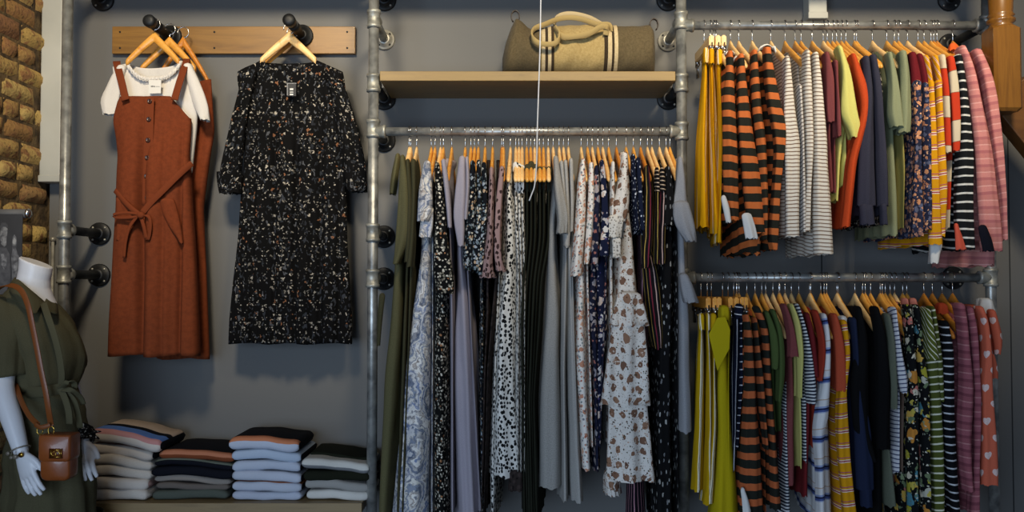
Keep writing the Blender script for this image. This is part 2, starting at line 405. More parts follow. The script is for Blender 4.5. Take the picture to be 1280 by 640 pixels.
# ================================================================ peg board and pegs
t = empty('peg_board', W(292, 67, YW), 'long orange-brown wooden board with two black pipe pegs', 'peg board')
bm = bmesh.new(); box(bm, W(140, 50, YW-.025).x, W(444, 50, YW-.025).x, YW-.025, YW-.001, Wz(67, YW-.025), Wz(33, YW-.025))
bevel_mod(obj('board', bm, M_BOARD, t, smooth=False), .002)
for px in (150, 268, 434):
    for py in (40, 60):
        bm = bmesh.new(); lathe(bm, [(0, .004), (.001, .004), (.002, .002)], W(px, py, YW-.025), (0,-1,0), 8); obj('screw', bm, M_IRON, t)
PEGS = []
for px, py in ((214, 46), (378, 45)):
    c = W(px, py, YW - .025); bm = bmesh.new()
    lathe(bm, [(0, .043), (.008, .043), (.011, .039), (.012, .026), (.026, .024), (.028, .016)], c, (0,-1,0), 28); fl = obj('peg_flange', bm, M_IRON, t)
    bm = bmesh.new(); tube(bm, [c, c + Vector((0, -.20, 0))], .0165, 16); lathe(bm, [(.10,.0165),(.10,.0205),(.155,.0205),(.155,.0165)], c, (0,-1,0), 18)
    obj('peg_pipe', bm, M_IRON, t)
    bm = bmesh.new(); lathe(bm, [(.19, .018), (.19, .0225), (.215, .0235), (.222, .020), (.224, .008)], c, (0,-1,0), 18); obj('peg_cap', bm, M_IRON, t)
    PEGS.append(c)

# ================================================================ newel post, stair stringer
bm = bmesh.new(); Yn = 3.02; xa, xb = W(1244, 80, Yn).x, W(1279, 80, Yn).x; cx = (xa+xb)/2; hw = (xb-xa)/2; cy = Yn + hw
def sq(z, r, ch): return [(cx + sx*r if k else cx + sx*(r-ch), cy + sy*(r-ch) if k else cy + sy*r, z) for sx, sy, k in ((-1,-1,1),(-1,-1,0),(1,-1,0),(1,-1,1),(1,1,1),(1,1,0),(-1,1,0),(-1,1,1))]
rings = []
for py, r, ch in ((138, hw-.008, .012), (134, hw, .010), (34, hw, .010), (30, hw-.006, .02)):
    rings.append([bm.verts.new(p) for p in sq(Wz(py, Yn), r, ch)])
for i in range(3):
    for k in range(8): bm.faces.new((rings[i][k], rings[i][(k+1)%8], rings[i+1][(k+1)%8], rings[i+1][k]))
bm.faces.new(rings[0][::-1]); bm.faces.new(rings[-1])
zz = Wz(30, Yn); Q = lambda py: Wz(py, Yn) - zz
lathe(bm, [(-.002, hw-.01), (Q(28), hw-.008), (Q(26), hw-.014), (Q(23), hw-.002), (Q(20), hw-.002), (Q(18), hw-.013), (Q(15), hw-.004), (Q(12), hw-.010), (Q(-20), hw-.006), (Q(-80), hw-.016), (Q(-140), hw-.014)], (cx, cy, zz), (0,0,1), 28)
o = recenter(obj('newel_post', bm, M_NEWEL)); [setattr(p, 'use_smooth', False) for p in o.data.polygons if p.index < 26]; tag(o, 'turned orange pine newel post hanging down at the top right', 'newel post')
o.data.shade_flat() if False else None
bm = bmesh.new(); a = W(1250, 118, 3.18); b = W(1345, 235, 3.18); d = (b-a).normalized(); nrm = Vector((d.z, 0, -d.x))
if nrm.z < 0: nrm = -nrm
vs = []
for y in (3.13, 3.20):
    for p in (a - nrm*.07 , b - nrm*.07, b + nrm*.10, a + nrm*.10): vs.append(bm.verts.new((p.x, y, p.z)))
for f in ((0,1,2,3),(7,6,5,4),(0,4,5,1),(1,5,6,2),(2,6,7,3),(3,7,4,0)): bm.faces.new([vs[i] for i in f])
tag(recenter(bevel_mod(obj('stair_stringer', bm, M_STRING, smooth=False), .004)), 'dark sloping wooden stair stringer behind the newel post', 'stair stringer')

# ================================================================ hangers (shared meshes)
def arm_z(s): return -.078 - .115 * (abs(s)/.21) ** 1.05
def build_hanger_meshes():
    bm = bmesh.new(); rings = []
    S = [-.215 + .43*i/36 for i in range(37)]
    for s in S:
        q = abs(s)/.215; zc = arm_z(s) + (.008*(1-q*6) if q < 1/6 else 0) - .004; hz = .0205 - .008*q; hx = .006 + .002*q
        if q > .985: hz *= .5; hx *= .6
        rings.append([bm.verts.new((hx*math.cos(a)*(1), s, zc + hz*math.sin(a))) for a in [2*PI*k/12 for k in range(12)]])
    for i in range(len(S)-1):
        for k in range(12): bm.faces.new((rings[i][k], rings[i][(k+1)%12], rings[i+1][(k+1)%12], rings[i+1][k]))
    bm.faces.new(rings[0][::-1]); bm.faces.new(rings[-1])
    me = bpy.data.meshes.new('hanger_arms'); bm.to_mesh(me); bm.free()
    bm = bmesh.new(); pts = [(0, 0, -.075), (0, 0, -.035)]
    for i in range(17):
        a = R(-90 + 285*i/16); pts.append((0, .0185*math.cos(a), .0185*math.sin(a)))
    tube(bm, pts, .0019, 8); mh = bpy.data.meshes.new('hanger_hook'); bm.to_mesh(mh); bm.free()
    # clip hanger bar
    bm = bmesh.new(); box(bm, -.0085, .0085, -.125, .125, -.107, -.068); bmesh.ops.bevel(bm, geom=bm.edges[:], offset=.004, segments=2, affect='EDGES')
    mb = bpy.data.meshes.new('clip_bar'); bm.to_mesh(mb); bm.free()
    bm = bmesh.new()
    for y in (0,):
        for s in (-1, 1):
            box(bm, s*.004-.0012, s*.004+.0012, y-.018, y+.018, -.165, -.095, Matrix.Rotation(s*R(2), 4, 'Y'))
        lathe(bm, [(-.02, .006), (.02, .006)], (0, y, -.118), (0,1,0), 12)
        box(bm, -.008, .008, y-.004, y+.004, -.12, -.085)
    mc = bpy.data.meshes.new('clip'); bm.to_mesh(mc); bm.free()
    for me_ in (me, mh, mb, mc):
        for p in me_.polygons: p.use_smooth = me_ is not mb
    mh.materials.append(M_CHROME); mc.materials.append(M_CHROME)
    out = {}
    for k, m in (('a', M_HANG), ('b', M_HANG2), ('c', M_HANG3)):
        c = me.copy(); c.materials.append(m); d = mb.copy(); d.materials.append(m); out[k] = (c, d)
    return out, mh, mc
HM, HOOK, CLIP = build_hanger_meshes()
def add_child(name, me, parent, loc=(0,0,0)):
    c = bpy.data.objects.new(name, me); COL.objects.link(c); c.parent = parent; c.location = loc; return c
rh = random.Random(8)
def hanger(loc, rz, label, group, clip=False, tone=None, tilt=0):
    tone = tone or rh.choice('aaab')
    t = empty('clip_hanger' if clip else 'coat_hanger', loc, label, 'hanger', group, rz)
    t.rotation_euler = (tilt, 0, rz)
    add_child('hook', HOOK, t)
    if clip:
        add_child('bar', HM[tone][1], t)
        for y in (-.115, .115): add_child('clip', CLIP, t, (0, y, 0))
    else: add_child('shoulder_arms', HM[tone][0], t)
    return t

# ================================================================ cloth lofts
def resample(rows, step=.02):
    """rows sorted by falling z: (z, v1, v2, ...) -> denser, softened"""
    out = []
    for i in range(len(rows)-1):
        a, b = rows[i], rows[i+1]; k = max(1, int(round(abs(a[0]-b[0])/step)))
        for j in range(k): out.append([a[q] + (b[q]-a[q])*j/k for q in range(len(a))])
    out.append(list(rows[-1]))
    for _ in range(3):
        new = [r[:] for r in out]
        for i in range(1, len(out)-1):
            for q in range(1, len(out[i])): new[i][q] = (out[i-1][q] + 2*out[i][q] + out[i+1][q])/4
        out = new
    return out
from mathutils import noise as mnoise
def loft(bm, rows, n=48, fold=.004, lam=.045, seed=0, conv=False, ex=.85, hem=.003, cap=True, frill=0, vshear=0):
    """rows: (z, x_front, x_mid, half_x, y_mid, half_y) ; front faces -Y. Writes UVs in metres."""
    uvl = bm.loops.layers.uv.verify(); r = random.Random(seed); p1, p2, p3 = [r.uniform(0, 6.28) for _ in range(3)]; dr = r.uniform(-2.5, 2.5)
    rows = resample(rows); uo, vo = r.uniform(-2, 2), r.uniform(-2, 2); vshear += r.uniform(-.16, .16) if not conv else 0; wr = 1.0 + fold*120
    if cap:
        a = rows[0]; rows = [[a[0]+.010, a[1], a[2], a[3]*.35, a[4], a[5]*.55], [a[0]+.006, a[1], a[2], a[3]*.8, a[4], a[5]*.85]] + rows
    z0 = rows[0][0]; H = max(z0 - rows[-1][0], .01); rings = []; us = []
    for i, (z, xf, xm, hx, ym, hy) in enumerate(rows):
        g = min(1, (z0 - z)/(.5*H) + .15); A = fold*g; ring = []
        fr = frill * max(0, 1 - (z - rows[-1][0])/.03) if frill else 0
        for k in range(n+1):
            t = -PI + 2*PI*k/n; s, c = math.sin(t), math.cos(t)
            cs = math.copysign(abs(c)**ex, c); ss = math.copysign(abs(s)**ex, s)
            y = ym - hy*cs; x = xm + (xf-xm)*cs + hx*ss*(.7 + .3*cs)
            kx = 2*PI/lam
            y -= A*cs*math.sin(kx*(x-xf)+p1+dr*(z0-z)); x += A*ss*(.8*math.sin(kx*.55*(y-ym)+p2+dr*(z0-z)) + .4*math.sin(kx*.23*(y-ym)+p3))
            wn = mnoise.noise((x*9 + seed, y*5, z*3.2))*.0055 + mnoise.noise((x*22 + seed, y*9, z*7))*.003
            y -= wn*cs*wr*g; x += wn*s*g*.8
            if fr: 
                w_ = fr*math.sin(26*t+p1); x += w_*s*.9 + w_*.4; y -= w_*c
            zz = z + (hem*math.sin(7*t+p2)+hem*.6*math.sin(17*t+p3) if i == len(rows)-1 else 0)
            ring.append(Vector((x, y, zz)))
        vs = [bm.verts.new(p) for p in ring]; rings.append(vs)
        u = [0]*(n+1); m = n//2
        for k in range(m+1, n+1): u[k] = u[k-1] + (ring[k]-ring[k-1]).length
        for k in range(m-1, -1, -1): u[k] = u[k+1] - (ring[k+1]-ring[k]).length
        us.append(u)
    if conv:
        ref = us[int(len(us)*.85)]; us = [ref]*len(us)
    for i in range(len(rings)-1):
        for k in range(n):
            f = bm.faces.new((rings[i][k], rings[i+1][k], rings[i+1][k+1], rings[i][k+1]))
            for l, (a, b) in zip(f.loops, ((i,k),(i+1,k),(i+1,k+1),(i,k+1))):
                l[uvl].uv = (us[a][b] + (uo if not conv else 0), rings[a][b].co.z + vo + vshear*us[a][b])
    if cap:
        f = bm.faces.new(rings[0][:-1])
        for l in f.loops: l[uvl].uv = (0, z0)
    return bm
def prof(d, kind):
    """half depth of a garment at distance d under the rail"""
    if kind == 'skirt': pts = ((.10, .15), (.2, .16), (.6, .19), (1.3, .20))
    elif kind == 'strap': pts = ((.20, .17), (.28, .185), (.6, .19), (1.4, .21))
    else: pts = ((.105, .062), (.125, .095), (.19, .205), (.25, .205), (.5, .185), (1.4, .20))
    if d <= pts[0][0]: return pts[0][1]
    for (a, b), (c, e) in zip(pts, pts[1:]):
        if d <= c: return b + (e-b)*(d-a)/(c-a)
    return pts[-1][1]
gs = [100]
def body_rows(rows, zr, kind, hook=None, deep=1.0):
    out = []; xs0 = None; dep = .28
    for (py, xl, xr) in rows:
        a = .2
        for _ in range(4):
            z = Wz(py, YP - a); a = prof(zr - z, kind)*deep
        Y = YP - a; c = Wx((xl+xr)/2, py, Y); h = (Wx(xr, py, Y) - Wx(xl, py, Y))/2
        out.append([z, c, 0, max(h, .006), YP, a])
    # hanger axis: passes the hook, tip of the shoulder in front
    sh = min(out, key=lambda r: abs((zr - r[0]) - .19)) if kind == 'shirt' else out[0]
    hx = sh[1] if hook is None else W(hook, 350, YP).x
    hx = max(min(hx, sh[1] + .055), sh[1] - .055)
    for r in out: r[2] = hx + .6*(r[1]-sh[1])
    if kind == 'shirt' and zr - out[0][0] > .125:      # start the shoulders at the neck
        a = out[0]; k = prof(.112, kind)/a[5]
        out.insert(0, [zr - .112, hx + (a[1]-hx)*k, hx, min(a[3], .011), YP, prof(.112, kind)])
    return out, hx, (sh[1]-hx)/sh[5]
def sleeve_rows(rows, off=.222, hy=.036):
    out = []
    for q in rows:
        py, xl, xr = q[:3]; o = off + (q[3] if len(q) > 3 else 0); Y = YP - o
        c = Wx((xl+xr)/2, py, Y); h = (Wx(xr, py, Y)-Wx(xl, py, Y))/2
        out.append([Wz(py, Y), c, c, max(h, .006), Y, max(hy, h*.7)])
    return out
CL_N = {'C': 'clothes on the tall middle rail', 'U': 'clothes on the upper right rail', 'L': 'clothes on the lower right rail'}
HG_N = {'C': 'hangers on the tall middle rail', 'U': 'hangers on the upper right rail', 'L': 'hangers on the lower right rail'}
def hl(short):
    w_ = ('wooden hanger holding the ' + short).split()
    return ' '.join(w_) if len(w_) <= 16 else 'hanger holding ' + short
def G(rackk, name, cat, short, mat, rows, sleeves=(), kind='shirt', hook=None, fold=.004, lam=.045, conv=False, frill=0,
      parts=(), hang=True, deep=1.0, smat=None, sfold=.003, sfrill=0, slow=None, tone=None, collar=None):
    """one garment on its hanger, front edge traced rows (photo y, x left, x right)"""
    zr = {'C': ZC, 'U': ZU, 'L': ZL}[rackk]; gs[0] += 1; sd = gs[0]
    br, hx, sl = body_rows(rows, zr, kind, hook, deep)
    t = empty(name, (hx, YP, br[-1][0]), short, cat, CL_N[rackk])
    bm = bmesh.new(); loft(bm, br, 56, fold, lam, sd, conv, frill=frill, hem=.004); obj('body', bm, mat, t)
    if slow:  # lower part in another fabric: (rows, mat)
        lr, _, _ = body_rows(slow[0], zr, kind, hook); bm = bmesh.new()
        for r in lr: r[2] = hx + .6*(r[1]-br[0][1])
        loft(bm, lr, 56, fold, lam, sd+7, conv, frill=frill, cap=False); obj('skirt', bm, slow[1], t)
    for i, s in enumerate(sleeves):
        bm = bmesh.new(); loft(bm, sleeve_rows(s), 40, sfold, .03, sd*3+i, frill=sfrill, hem=.002); obj('sleeve', bm, smat or mat, t)
    for p in parts:
        pn, pr, pm = p[:3]; o = dict(off=.235, hy=.03, fold=.003, frill=0, cap=True, lam=.03); o.update(p[3] if len(p) > 3 else {})
        bm = bmesh.new(); loft(bm, sleeve_rows(pr, o['off'], o['hy']), 56 if o['frill'] or len(p) > 3 else 32, o['fold'], o['lam'], sd*5, frill=o['frill'], cap=o['cap'], hem=.002); obj(pn, bm, pm, t)
    if collar: # a ring of trim round the neck opening, seen as an arc over the hanger
        y, xl, xr, cm = collar; bm = bmesh.new(); zc = Wz(y, YP-.09) - .012; k = (Wx(xr, y, YP-.09)-Wx(xl, y, YP-.09))/2; xc = Wx((xl+xr)/2, y, YP-.09)
        pts = [(xc + k*math.cos(a)*1.0, YP - .085 + .02*math.sin(a*2), zc + .012*math.sin(a)) for a in [PI*j/12 for j in range(13)]]
        ribbon(bm, [(p[0], p[1], p[2]) for p in pts], .03, .005, (0, 1, 0)); obj('collar', bm, cm, t)
    if hang:
        hanger((hx, YP, zr), math.atan(sl) if kind != 'skirt' else 0, hl(short), HG_N[rackk], kind == 'skirt', tone, 0)
    return t
def flat_poly(pts, Y, th, k=1):
    """thin solid traced polygon (tags, collar points); pts in photo pixels"""
    bm = bmesh.new(); f = [bm.verts.new(W(x, y, Y)) for x, y in pts]; b = [bm.verts.new(W(x, y, Y) + Vector((0, th, 0))) for x, y in pts]; n = len(pts)
    bm.faces.new(f[::-1]); bm.faces.new(b)
    for i in range(n): bm.faces.new((f[i], f[(i+1)%n], b[(i+1)%n], b[i]))
    bmesh.ops.recalc_face_normals(bm, faces=bm.faces); return bm
# ================================================================ fabrics
OLIVE = cloth('olive_twill', '5f5b3e', [('mel', '4c4932', .6)])
OLIVE2 = cloth('dark_olive_twill', '45422d', [('mel', '363424', .6)])
NOLIVE = cloth('black_olive_canvas', '24261d', [('mel', '181a14', .6)])
PAISLEY = cloth('blue_grey_paisley', 'cfcac4', [('paisley',)])
BLKFLO = cloth('black_ditsy_floral', '0d0d0d', [('b', 95, .34, ['b9b2a2', '8a8578', 'd6cfc0', '6c675c'], .9, .62), ('b', 60, .2, ['9a6d4c', 'cfc7b6'], .6, .3)])
LILAC = cloth('lilac_crepe', 'a19ba5', [('mel', '918b97', .5)])
NAVFLO = cloth('navy_daisy_floral', '0e1219', [('b', 78, .36, ['c8c4b8', '9aa3ac', 'b79c80', '6e7a84'], .8, .62), ('b', 90, .25, ['5a6d70', '9aa3a8'], .5, .4)])
MAUVE = cloth('mauve_leopard_chiffon', '977d7c', [('b', 72, .33, ['2c2020', '3a2a2a'], .6, .75, (1, .7))])
DKLACE = cloth('dark_brown_lace', '2e2725', [('b', 60, .36, ['1a1515', '3d3331'], .6, .8)])
DALM = cloth('white_dalmatian_spot', 'dad8d2', [('b', 78, .36, ['17181a', '26282c', '101113'], .5, .86, (1, .9))])
GREY1 = cloth('grey_linen', '9c9a96', [('mel', '83827e', .8)])
GREY2 = cloth('pale_grey_linen', 'aba9a5', [('mel', '908f8b', .8)])
GREY3 = cloth('cool_grey_jersey', '98999d', [('mel', '85868b', .6)])
CORAL = cloth('white_coral_floral', 'e6e0d8', [('b', 85, .30, ['8f9a98', '7c7f86', 'b98a78'], .7, .55), ('b', 38, .30, ['cf9478', 'c08a70', 'd8ac90'], 1.1, .6), ('b', 60, .16, ['55606a', 'a85f50'], .4, .5)])
NAVMED = cloth('navy_blossom_print', '141a33', [('b', 34, .34, ['d9d4cf', 'bdb6b4', 'cbb5a6'], 1.3, .55), ('b', 60, .2, ['a9a5b0', '8d6e66'], .7, .4), ('b', 40, .12, ['40386a'], .3, .5)])
NAVMED2 = cloth('navy_medallion_print', '191c30', [('b', 30, .36, ['8e8a90', 'a49a9a'], .5, .6), ('b', 30, .2, ['23263a'], .5, 1), ('b', 55, .26, ['b7aaa4', '96867e', 'a0665c'], 1.0, .5)])
ROSE = cloth('white_rose_print', 'dcd7d0', [('b', 110, .14, ['a89f94', '8d857a'], .3, .6), ('b', 27, .27, ['84624f', '765848', '8f6d58'], .6, .88, (1, .9), .55), ('b', 150, .40, ['d0c4b8', '5c4034', 'b99c88', '4f4a3a'], .7, .22)])
NAVDOT = cloth('navy_pindot', '141b30', [('b', 62, .19, ['c9cdd6'], .2, .8)])
LACE = cloth('cream_lace', 'd8d3ca', [('b', 90, .26, ['8b857c'], .2, .9)])
MULTI = cloth('black_multi_stripe', '131013', [('v', [(.016,'131013'),(.003,'b79a4e'),(.010,'131013'),(.004,'7d2c3c'),(.012,'171216'),(.003,'c9a9a0'),(.009,'131013'),(.004,'a48b45')])])
MULTIH = cloth('black_gold_hoop', '131013', [('h', [(.010,'131013'),(.0035,'cdb59a')])])
PINKS = cloth('black_pink_pinstripe', '15101a', [('v', [(.012,'15101a'),(.003,'a87c88')])])
SPRIG = cloth('black_sprig_print', '0f0f11', [('b', 38, .2, ['a8a8a4', '77787a'], .5, .6, (2.2, .8))])
# upper right
YST = cloth('yellow_stripe', 'd8a410', [('v', [(.045,'d39a08'),(.004,'efe2b8'),(.004,'d8a010'),(.005,'f2ead6'),(.030,'dba412')])])
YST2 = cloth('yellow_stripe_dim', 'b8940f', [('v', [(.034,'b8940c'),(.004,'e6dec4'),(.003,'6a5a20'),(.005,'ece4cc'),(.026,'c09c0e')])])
OST = cloth('orange_black_stripe', '2b2b22', [('h', [(.0275,'25251e'),(.0225,'cf6f38')]), ('mel', '2a2a22', .18, 700)])
OST2 = cloth('orange_black_stripe_dim', '2b2b22', [('h', [(.0275,'20221d'),(.0225,'bb6238')]), ('mel', '232520', .2, 700)])  # same stripe darkened, the lower rail's dimmer light put into the colour
WHT = cloth('white_jersey', 'd9d9d6')
BRE = cloth('cream_breton', 'd6cfc2', [('h', [(.0090,'dcd5c8'),(.0035,'7a6250')])])
BRE2 = cloth('cream_breton_shaded', 'd6cfc2', [('h', [(.0090,'cfcac4'),(.0035,'5f5550')])])  # breton stripe darkened, shade between neighbouring tops put into the colour
MARO = cloth('maroon_heather', '6b2f33', [('mel', '8d5452', .7, 420)])
MARD = cloth('dark_maroon_jersey', '42161c', [('mel', '330f15', .5)])
LIME = cloth('pale_lime_jersey', 'cfca74', [('mel', 'c2bd66', .5)])
ORED = cloth('orange_red_viscose', 'c24a22', [('mel', 'a93a1a', .5)])
SLATE = cloth('navy_slate_fleece', '363644', [('mel', '2b2c3a', .6)])
SAGE = cloth('sage_heather', '8b9070', [('mel', '727a60', .8, 420)])
SAGEY = cloth('khaki_yellow_jersey', '9a8f50')
BURG = cloth('burgundy_jersey', '6a1a22', [('mel', '53121a', .5)])
NVFL2 = cloth('navy_peach_floral', '262a40', [('b', 62, .42, ['c98e68', 'b57a5c', '8f6a60', '5b6078'], 1.1, .7), ('b', 80, .25, ['dba884', '394060'], .8, .4)])
MPL = cloth('mustard_pink_check', 'd39512', [('h', [(.030,'d39512'),(.003,'e9d5c0'),(.004,'a23c48'),(.003,'e9d5c0'),(.005,'d39512'),(.003,'a8506a')])])
MPL2 = cloth('mustard_diagonal', 'd39512', [('diag', [(.026,'d39512'),(.003,'e9d5c0'),(.004,'b24a48'),(.003,'e9d5c0')], 1.6)])
RCB = cloth('red_cream_blocks', 'c03a20', [('h', [(.090,'bf3a20'),(.002,'7c5a48'),(.070,'cdbfa4'),(.002,'7c5a48')])])
BWS = cloth('black_white_hoop', '16191c', [('h', [(.0225,'16191c'),(.0065,'d7d7d2')])])
PNK = cloth('pink_rib_stripe', 'cf8480', [('h', [(.016,'d18a84'),(.004,'e3a9a0'),(.016,'c47f79'),(.010,'b06a6c')]), ('mel', 'b87070', .3)])
PNK2 = cloth('mauve_rib_stripe', '9d5c64', [('h', [(.016,'9c5c66'),(.004,'bd8486'),(.016,'95565f'),(.010,'7c434e')]), ('mel', '7c434e', .3)])
CORP = cloth('coral_patch', 'cf5a45'); NAVP = cloth('navy_patch', '13141f')
# lower right
CHAR = cloth('chartreuse_crepe', 'b5a312', [('mel', 'a5940e', .4)])
NVST = cloth('navy_white_stripe', '0f1326', [('v', [(.026,'0f1326'),(.0035,'d0d2d8')])])
NVST2 = cloth('navy_white_hoop', '0f1326', [('h', [(.022,'0f1326'),(.0035,'d0d2d8')])])
OLT = cloth('olive_jersey', '4a5a30', [('mel', '3c4a28', .5)])
YEL = cloth('pale_yellow_jersey', 'c6c172', [('mel', 'b3ae66', .4)])
FINE = cloth('navy_white_fine_stripe', '8a8f98', [('h', [(.0055,'cdd0d2'),(.0055,'23293a')])])
RUSTV = cloth('brick_red_viscose', '9a3524', [('mel', '7d2a1e', .5)])
DRED = cloth('deep_red_jersey', '6a1e22')
BLST = cloth('white_blue_stripe', 'd6d6d8', [('h', [(.050,'dadadb'),(.004,'a9b3cf'),(.007,'4b5c94'),(.006,'22284a'),(.006,'8d9cc4'),(.020,'d2d2d4'),(.003,'b9a08c')])])
RCOR = cloth('rust_coral_jersey', 'b24d33', [('mel', '9c4029', .4)])
NVJ = cloth('navy_fleece', '1f2740', [('mel', '182038', .5)])
BLK = cloth('black_knit', '0b0b0d', [('mel', '050506', .5)])
SAGD = cloth('grey_sage_jersey', '656a5c', [('mel', '535848', .6)])
WGS = cloth('white_grey_stripe', 'c9cbd2', [('h', [(.010,'d3d4da'),(.004,'4c5270')])])
BRN = cloth('taupe_jersey', '6b584c')
DFL = cloth('black_bright_bloom', '101214', [('b', 22, .36, ['c8873a', 'b9b8a8', 'c8786e', 'a8a238', '4f8696', 'd0a850'], 1.2, .55), ('b', 34, .3, ['8f9c78', 'd8cfb8', '6c7c5c', 'c0b050'], 1.3, .5), ('b', 70, .2, ['6d7868', 'c9c4b4'], .7, .45)])
OWS = cloth('olive_white_hoop', '5b6328', [('h', [(.0185,'4d5524'),(.0055,'d9d9c4')])])
OWD = cloth('olive_white_diagonal', '5b6328', [('diag', [(.0185,'5b6328'),(.0055,'d9d9c4')], 1.3)])
BWS2 = cloth('navy_white_hoop_fine', '0e0f14', [('h', [(.0205,'0e0f14'),(.0052,'c9ccd2')])])
HEART = cloth('coral_heart_print', 'd0694f', [('heart', .055, .011, 'e8d4cf'), ('mel', 'bb5a44', .3)])
PCOL = cloth('pink_satin', 'c07868')
FRAY = GREY2

# ================================================================ tall middle rail
r_ = 'on the middle rail'
G('C', 'jumpsuit', 'jumpsuit', 'long olive jumpsuit at the left end of the middle rail', OLIVE,
  [(200,497,507),(250,494,511),(330,489,505),(400,483,505),(470,474,500),(560,470,493),(660,467,486)],
  sleeves=[[(198,500,508),(225,498,513),(255,495,517),(290,491,519),(318,490,508),(330,489,502)], [(196,494,502,-.13),(225,488,499,-.13),(243,487,496,-.13)]],
  smat=OLIVE, parts=[('waist_tie', [(370,473,483),(400,470,480),(432,470,477)], OLIVE2, {'off': .19, 'hy': .01, 'cap': True})], tone='b')
G('C', 'jumpsuit', 'jumpsuit', 'olive jumpsuit second from the left end of the middle rail', OLIVE2,
  [(204,506,513),(260,509,518),(340,504,513),(640,492,503)], sleeves=[[(203,507,514),(250,509,519),(300,507,519),(328,505,515)]], tone='b')
G('C', 'jumpsuit', 'jumpsuit', 'olive jumpsuit with squared shoulder beside the blue paisley dress', OLIVE2,
  [(204,513,521),(260,513,522),(340,510,517),(640,500,506)], sleeves=[[(203,513,522),(245,514,522),(300,512,520),(334,508,517)]], tone='b')
G('C', 'maxi_dress', 'dress', 'long blue and grey paisley maxi dress with flounced sleeve', PAISLEY,
  [(206,530,541),(250,525,541),(320,522,541),(380,512,541),(430,505,541),(500,494,539),(560,489,539),(600,484,538),(665,476,537)],
  sleeves=[[(205,529,540),(225,525,543),(250,521,544),(265,520,545),(277,521,536)], [(262,526,545,-.02),(285,522,545,-.02),(297,523,541,-.02)]], fold=.007, lam=.06, sfrill=.004, sfold=.004)
G('C', 'maxi_dress', 'dress', 'second blue paisley maxi dress tucked behind the first', PAISLEY, [(206,538,544),(300,537,544),(660,538,543)], deep=.85)
G('C', 'maxi_dress', 'dress', 'black ditsy floral maxi dress with puffed sleeve beside the paisley dress', BLKFLO,
  [(208,543,551),(300,543,560),(380,541,562),(460,541,559),(560,539,561),(665,540,564)],
  sleeves=[[(207,543,551),(225,543,554),(250,543,558),(300,541,562),(335,540,569),(355,541,573),(367,545,570)]], fold=.005)
G('C', 'maxi_dress', 'dress', 'second black ditsy floral maxi dress, left of the slim lilac one', BLKFLO, [(208,549,554),(300,552,561),(640,556,562)], deep=.85)
G('C', 'maxi_dress', 'dress', 'slim lilac dress hanging between black floral dresses', LILAC, [(204,552,560),(240,556,563),(300,560,566),(400,562,568),(640,563,568)],
  sleeves=[[(203,551,559),(225,554,562),(260,558,565),(285,560,566)]])
G('C', 'maxi_dress', 'dress', 'long lilac maxi dress with soft vertical folds', LILAC,
  [(200,574,584),(250,572,583),(320,569,580),(350,568,586),(400,563,594),(460,562,600),(560,563,604),(665,566,608)],
  sleeves=[[(199,573,583),(225,570,583),(250,568,583),(272,565,582),(290,569,582),(308,573,580)]], fold=.010, lam=.045, smat=LILAC)
G('C', 'maxi_dress', 'dress', 'second lilac dress with only its shoulder showing', LILAC, [(200,581,586),(240,582,588),(285,580,584),(640,598,604)], sleeves=[[(200,581,587),(230,583,588),(275,580,585)]])
G('C', 'blouse', 'blouse', 'navy daisy floral blouse beside the long lilac dress', NAVFLO, [(206,588,595),(250,587,596),(300,582,595),(335,580,592)],
  sleeves=[[(205,587,595),(250,585,597),(300,579,595),(326,577,593),(338,580,590)]])
G('C', 'blouse', 'blouse', 'navy daisy floral blouse, middle of three', NAVFLO, [(205,593,600),(250,594,602),(300,592,602),(340,588,602)],
  sleeves=[[(204,595,602),(250,596,604),(300,592,603),(337,588,601)]])
G('C', 'maxi_dress', 'dress', 'long navy daisy floral dress left of the mauve pair', NAVFLO, [(208,602,608),(250,602,609),(300,600,607),(400,599,606),(560,599,605),(660,600,606)],
  sleeves=[[(207,601,609),(250,602,611),(300,598,609),(332,594,606),(344,596,604)]])
for lab, b, s, x in (('mauve spotted blouse with ruffled cuff, left one of the pair', [(214,611,618),(330,606,616),(345,605,614)], [(213,611,618),(250,610,618),(300,608,617),(332,602,616),(347,598,620)], 0),
                     ('mauve spotted blouse with ruffled cuff, right one of the pair', [(213,622,631),(300,618,627),(335,618,625)], [(212,623,632),(250,618,629),(300,616,627),(325,617,628),(339,620,631)], 1)):
    G('C', 'blouse', 'blouse', lab, MAUVE, b, sleeves=[s], sfrill=.007, tone='ac'[x], slow=([(345,605,614),(400,604,614),(460,602,610),(640,599,605)] if not x else [(335,618,626),(400,611,619),(460,607,612),(640,602,607)], DKLACE))
G('C', 'midi_dress', 'dress', 'white dress with black dalmatian spots and flared hem', DALM,
  [(212,631,640),(235,629,642),(280,627,648),(325,626,649),(350,625,646),(375,621,646),(400,616,648),(460,612,650),(520,607,654),(560,606,657),(597,603,660)], fold=.008, lam=.055, hook=638,
  parts=[('under_ruffle', [(590,634,656),(612,632,657)], DKLACE, {'off': .17, 'hy': .03, 'frill': .004})], sleeves=[])
G('C', 'midi_dress', 'dress', 'second spotted dress, hem dipping below the flared white one', DALM, [(212,626,632),(300,622,628),(560,612,618),(600,609,622),(650,611,619)], deep=.8)
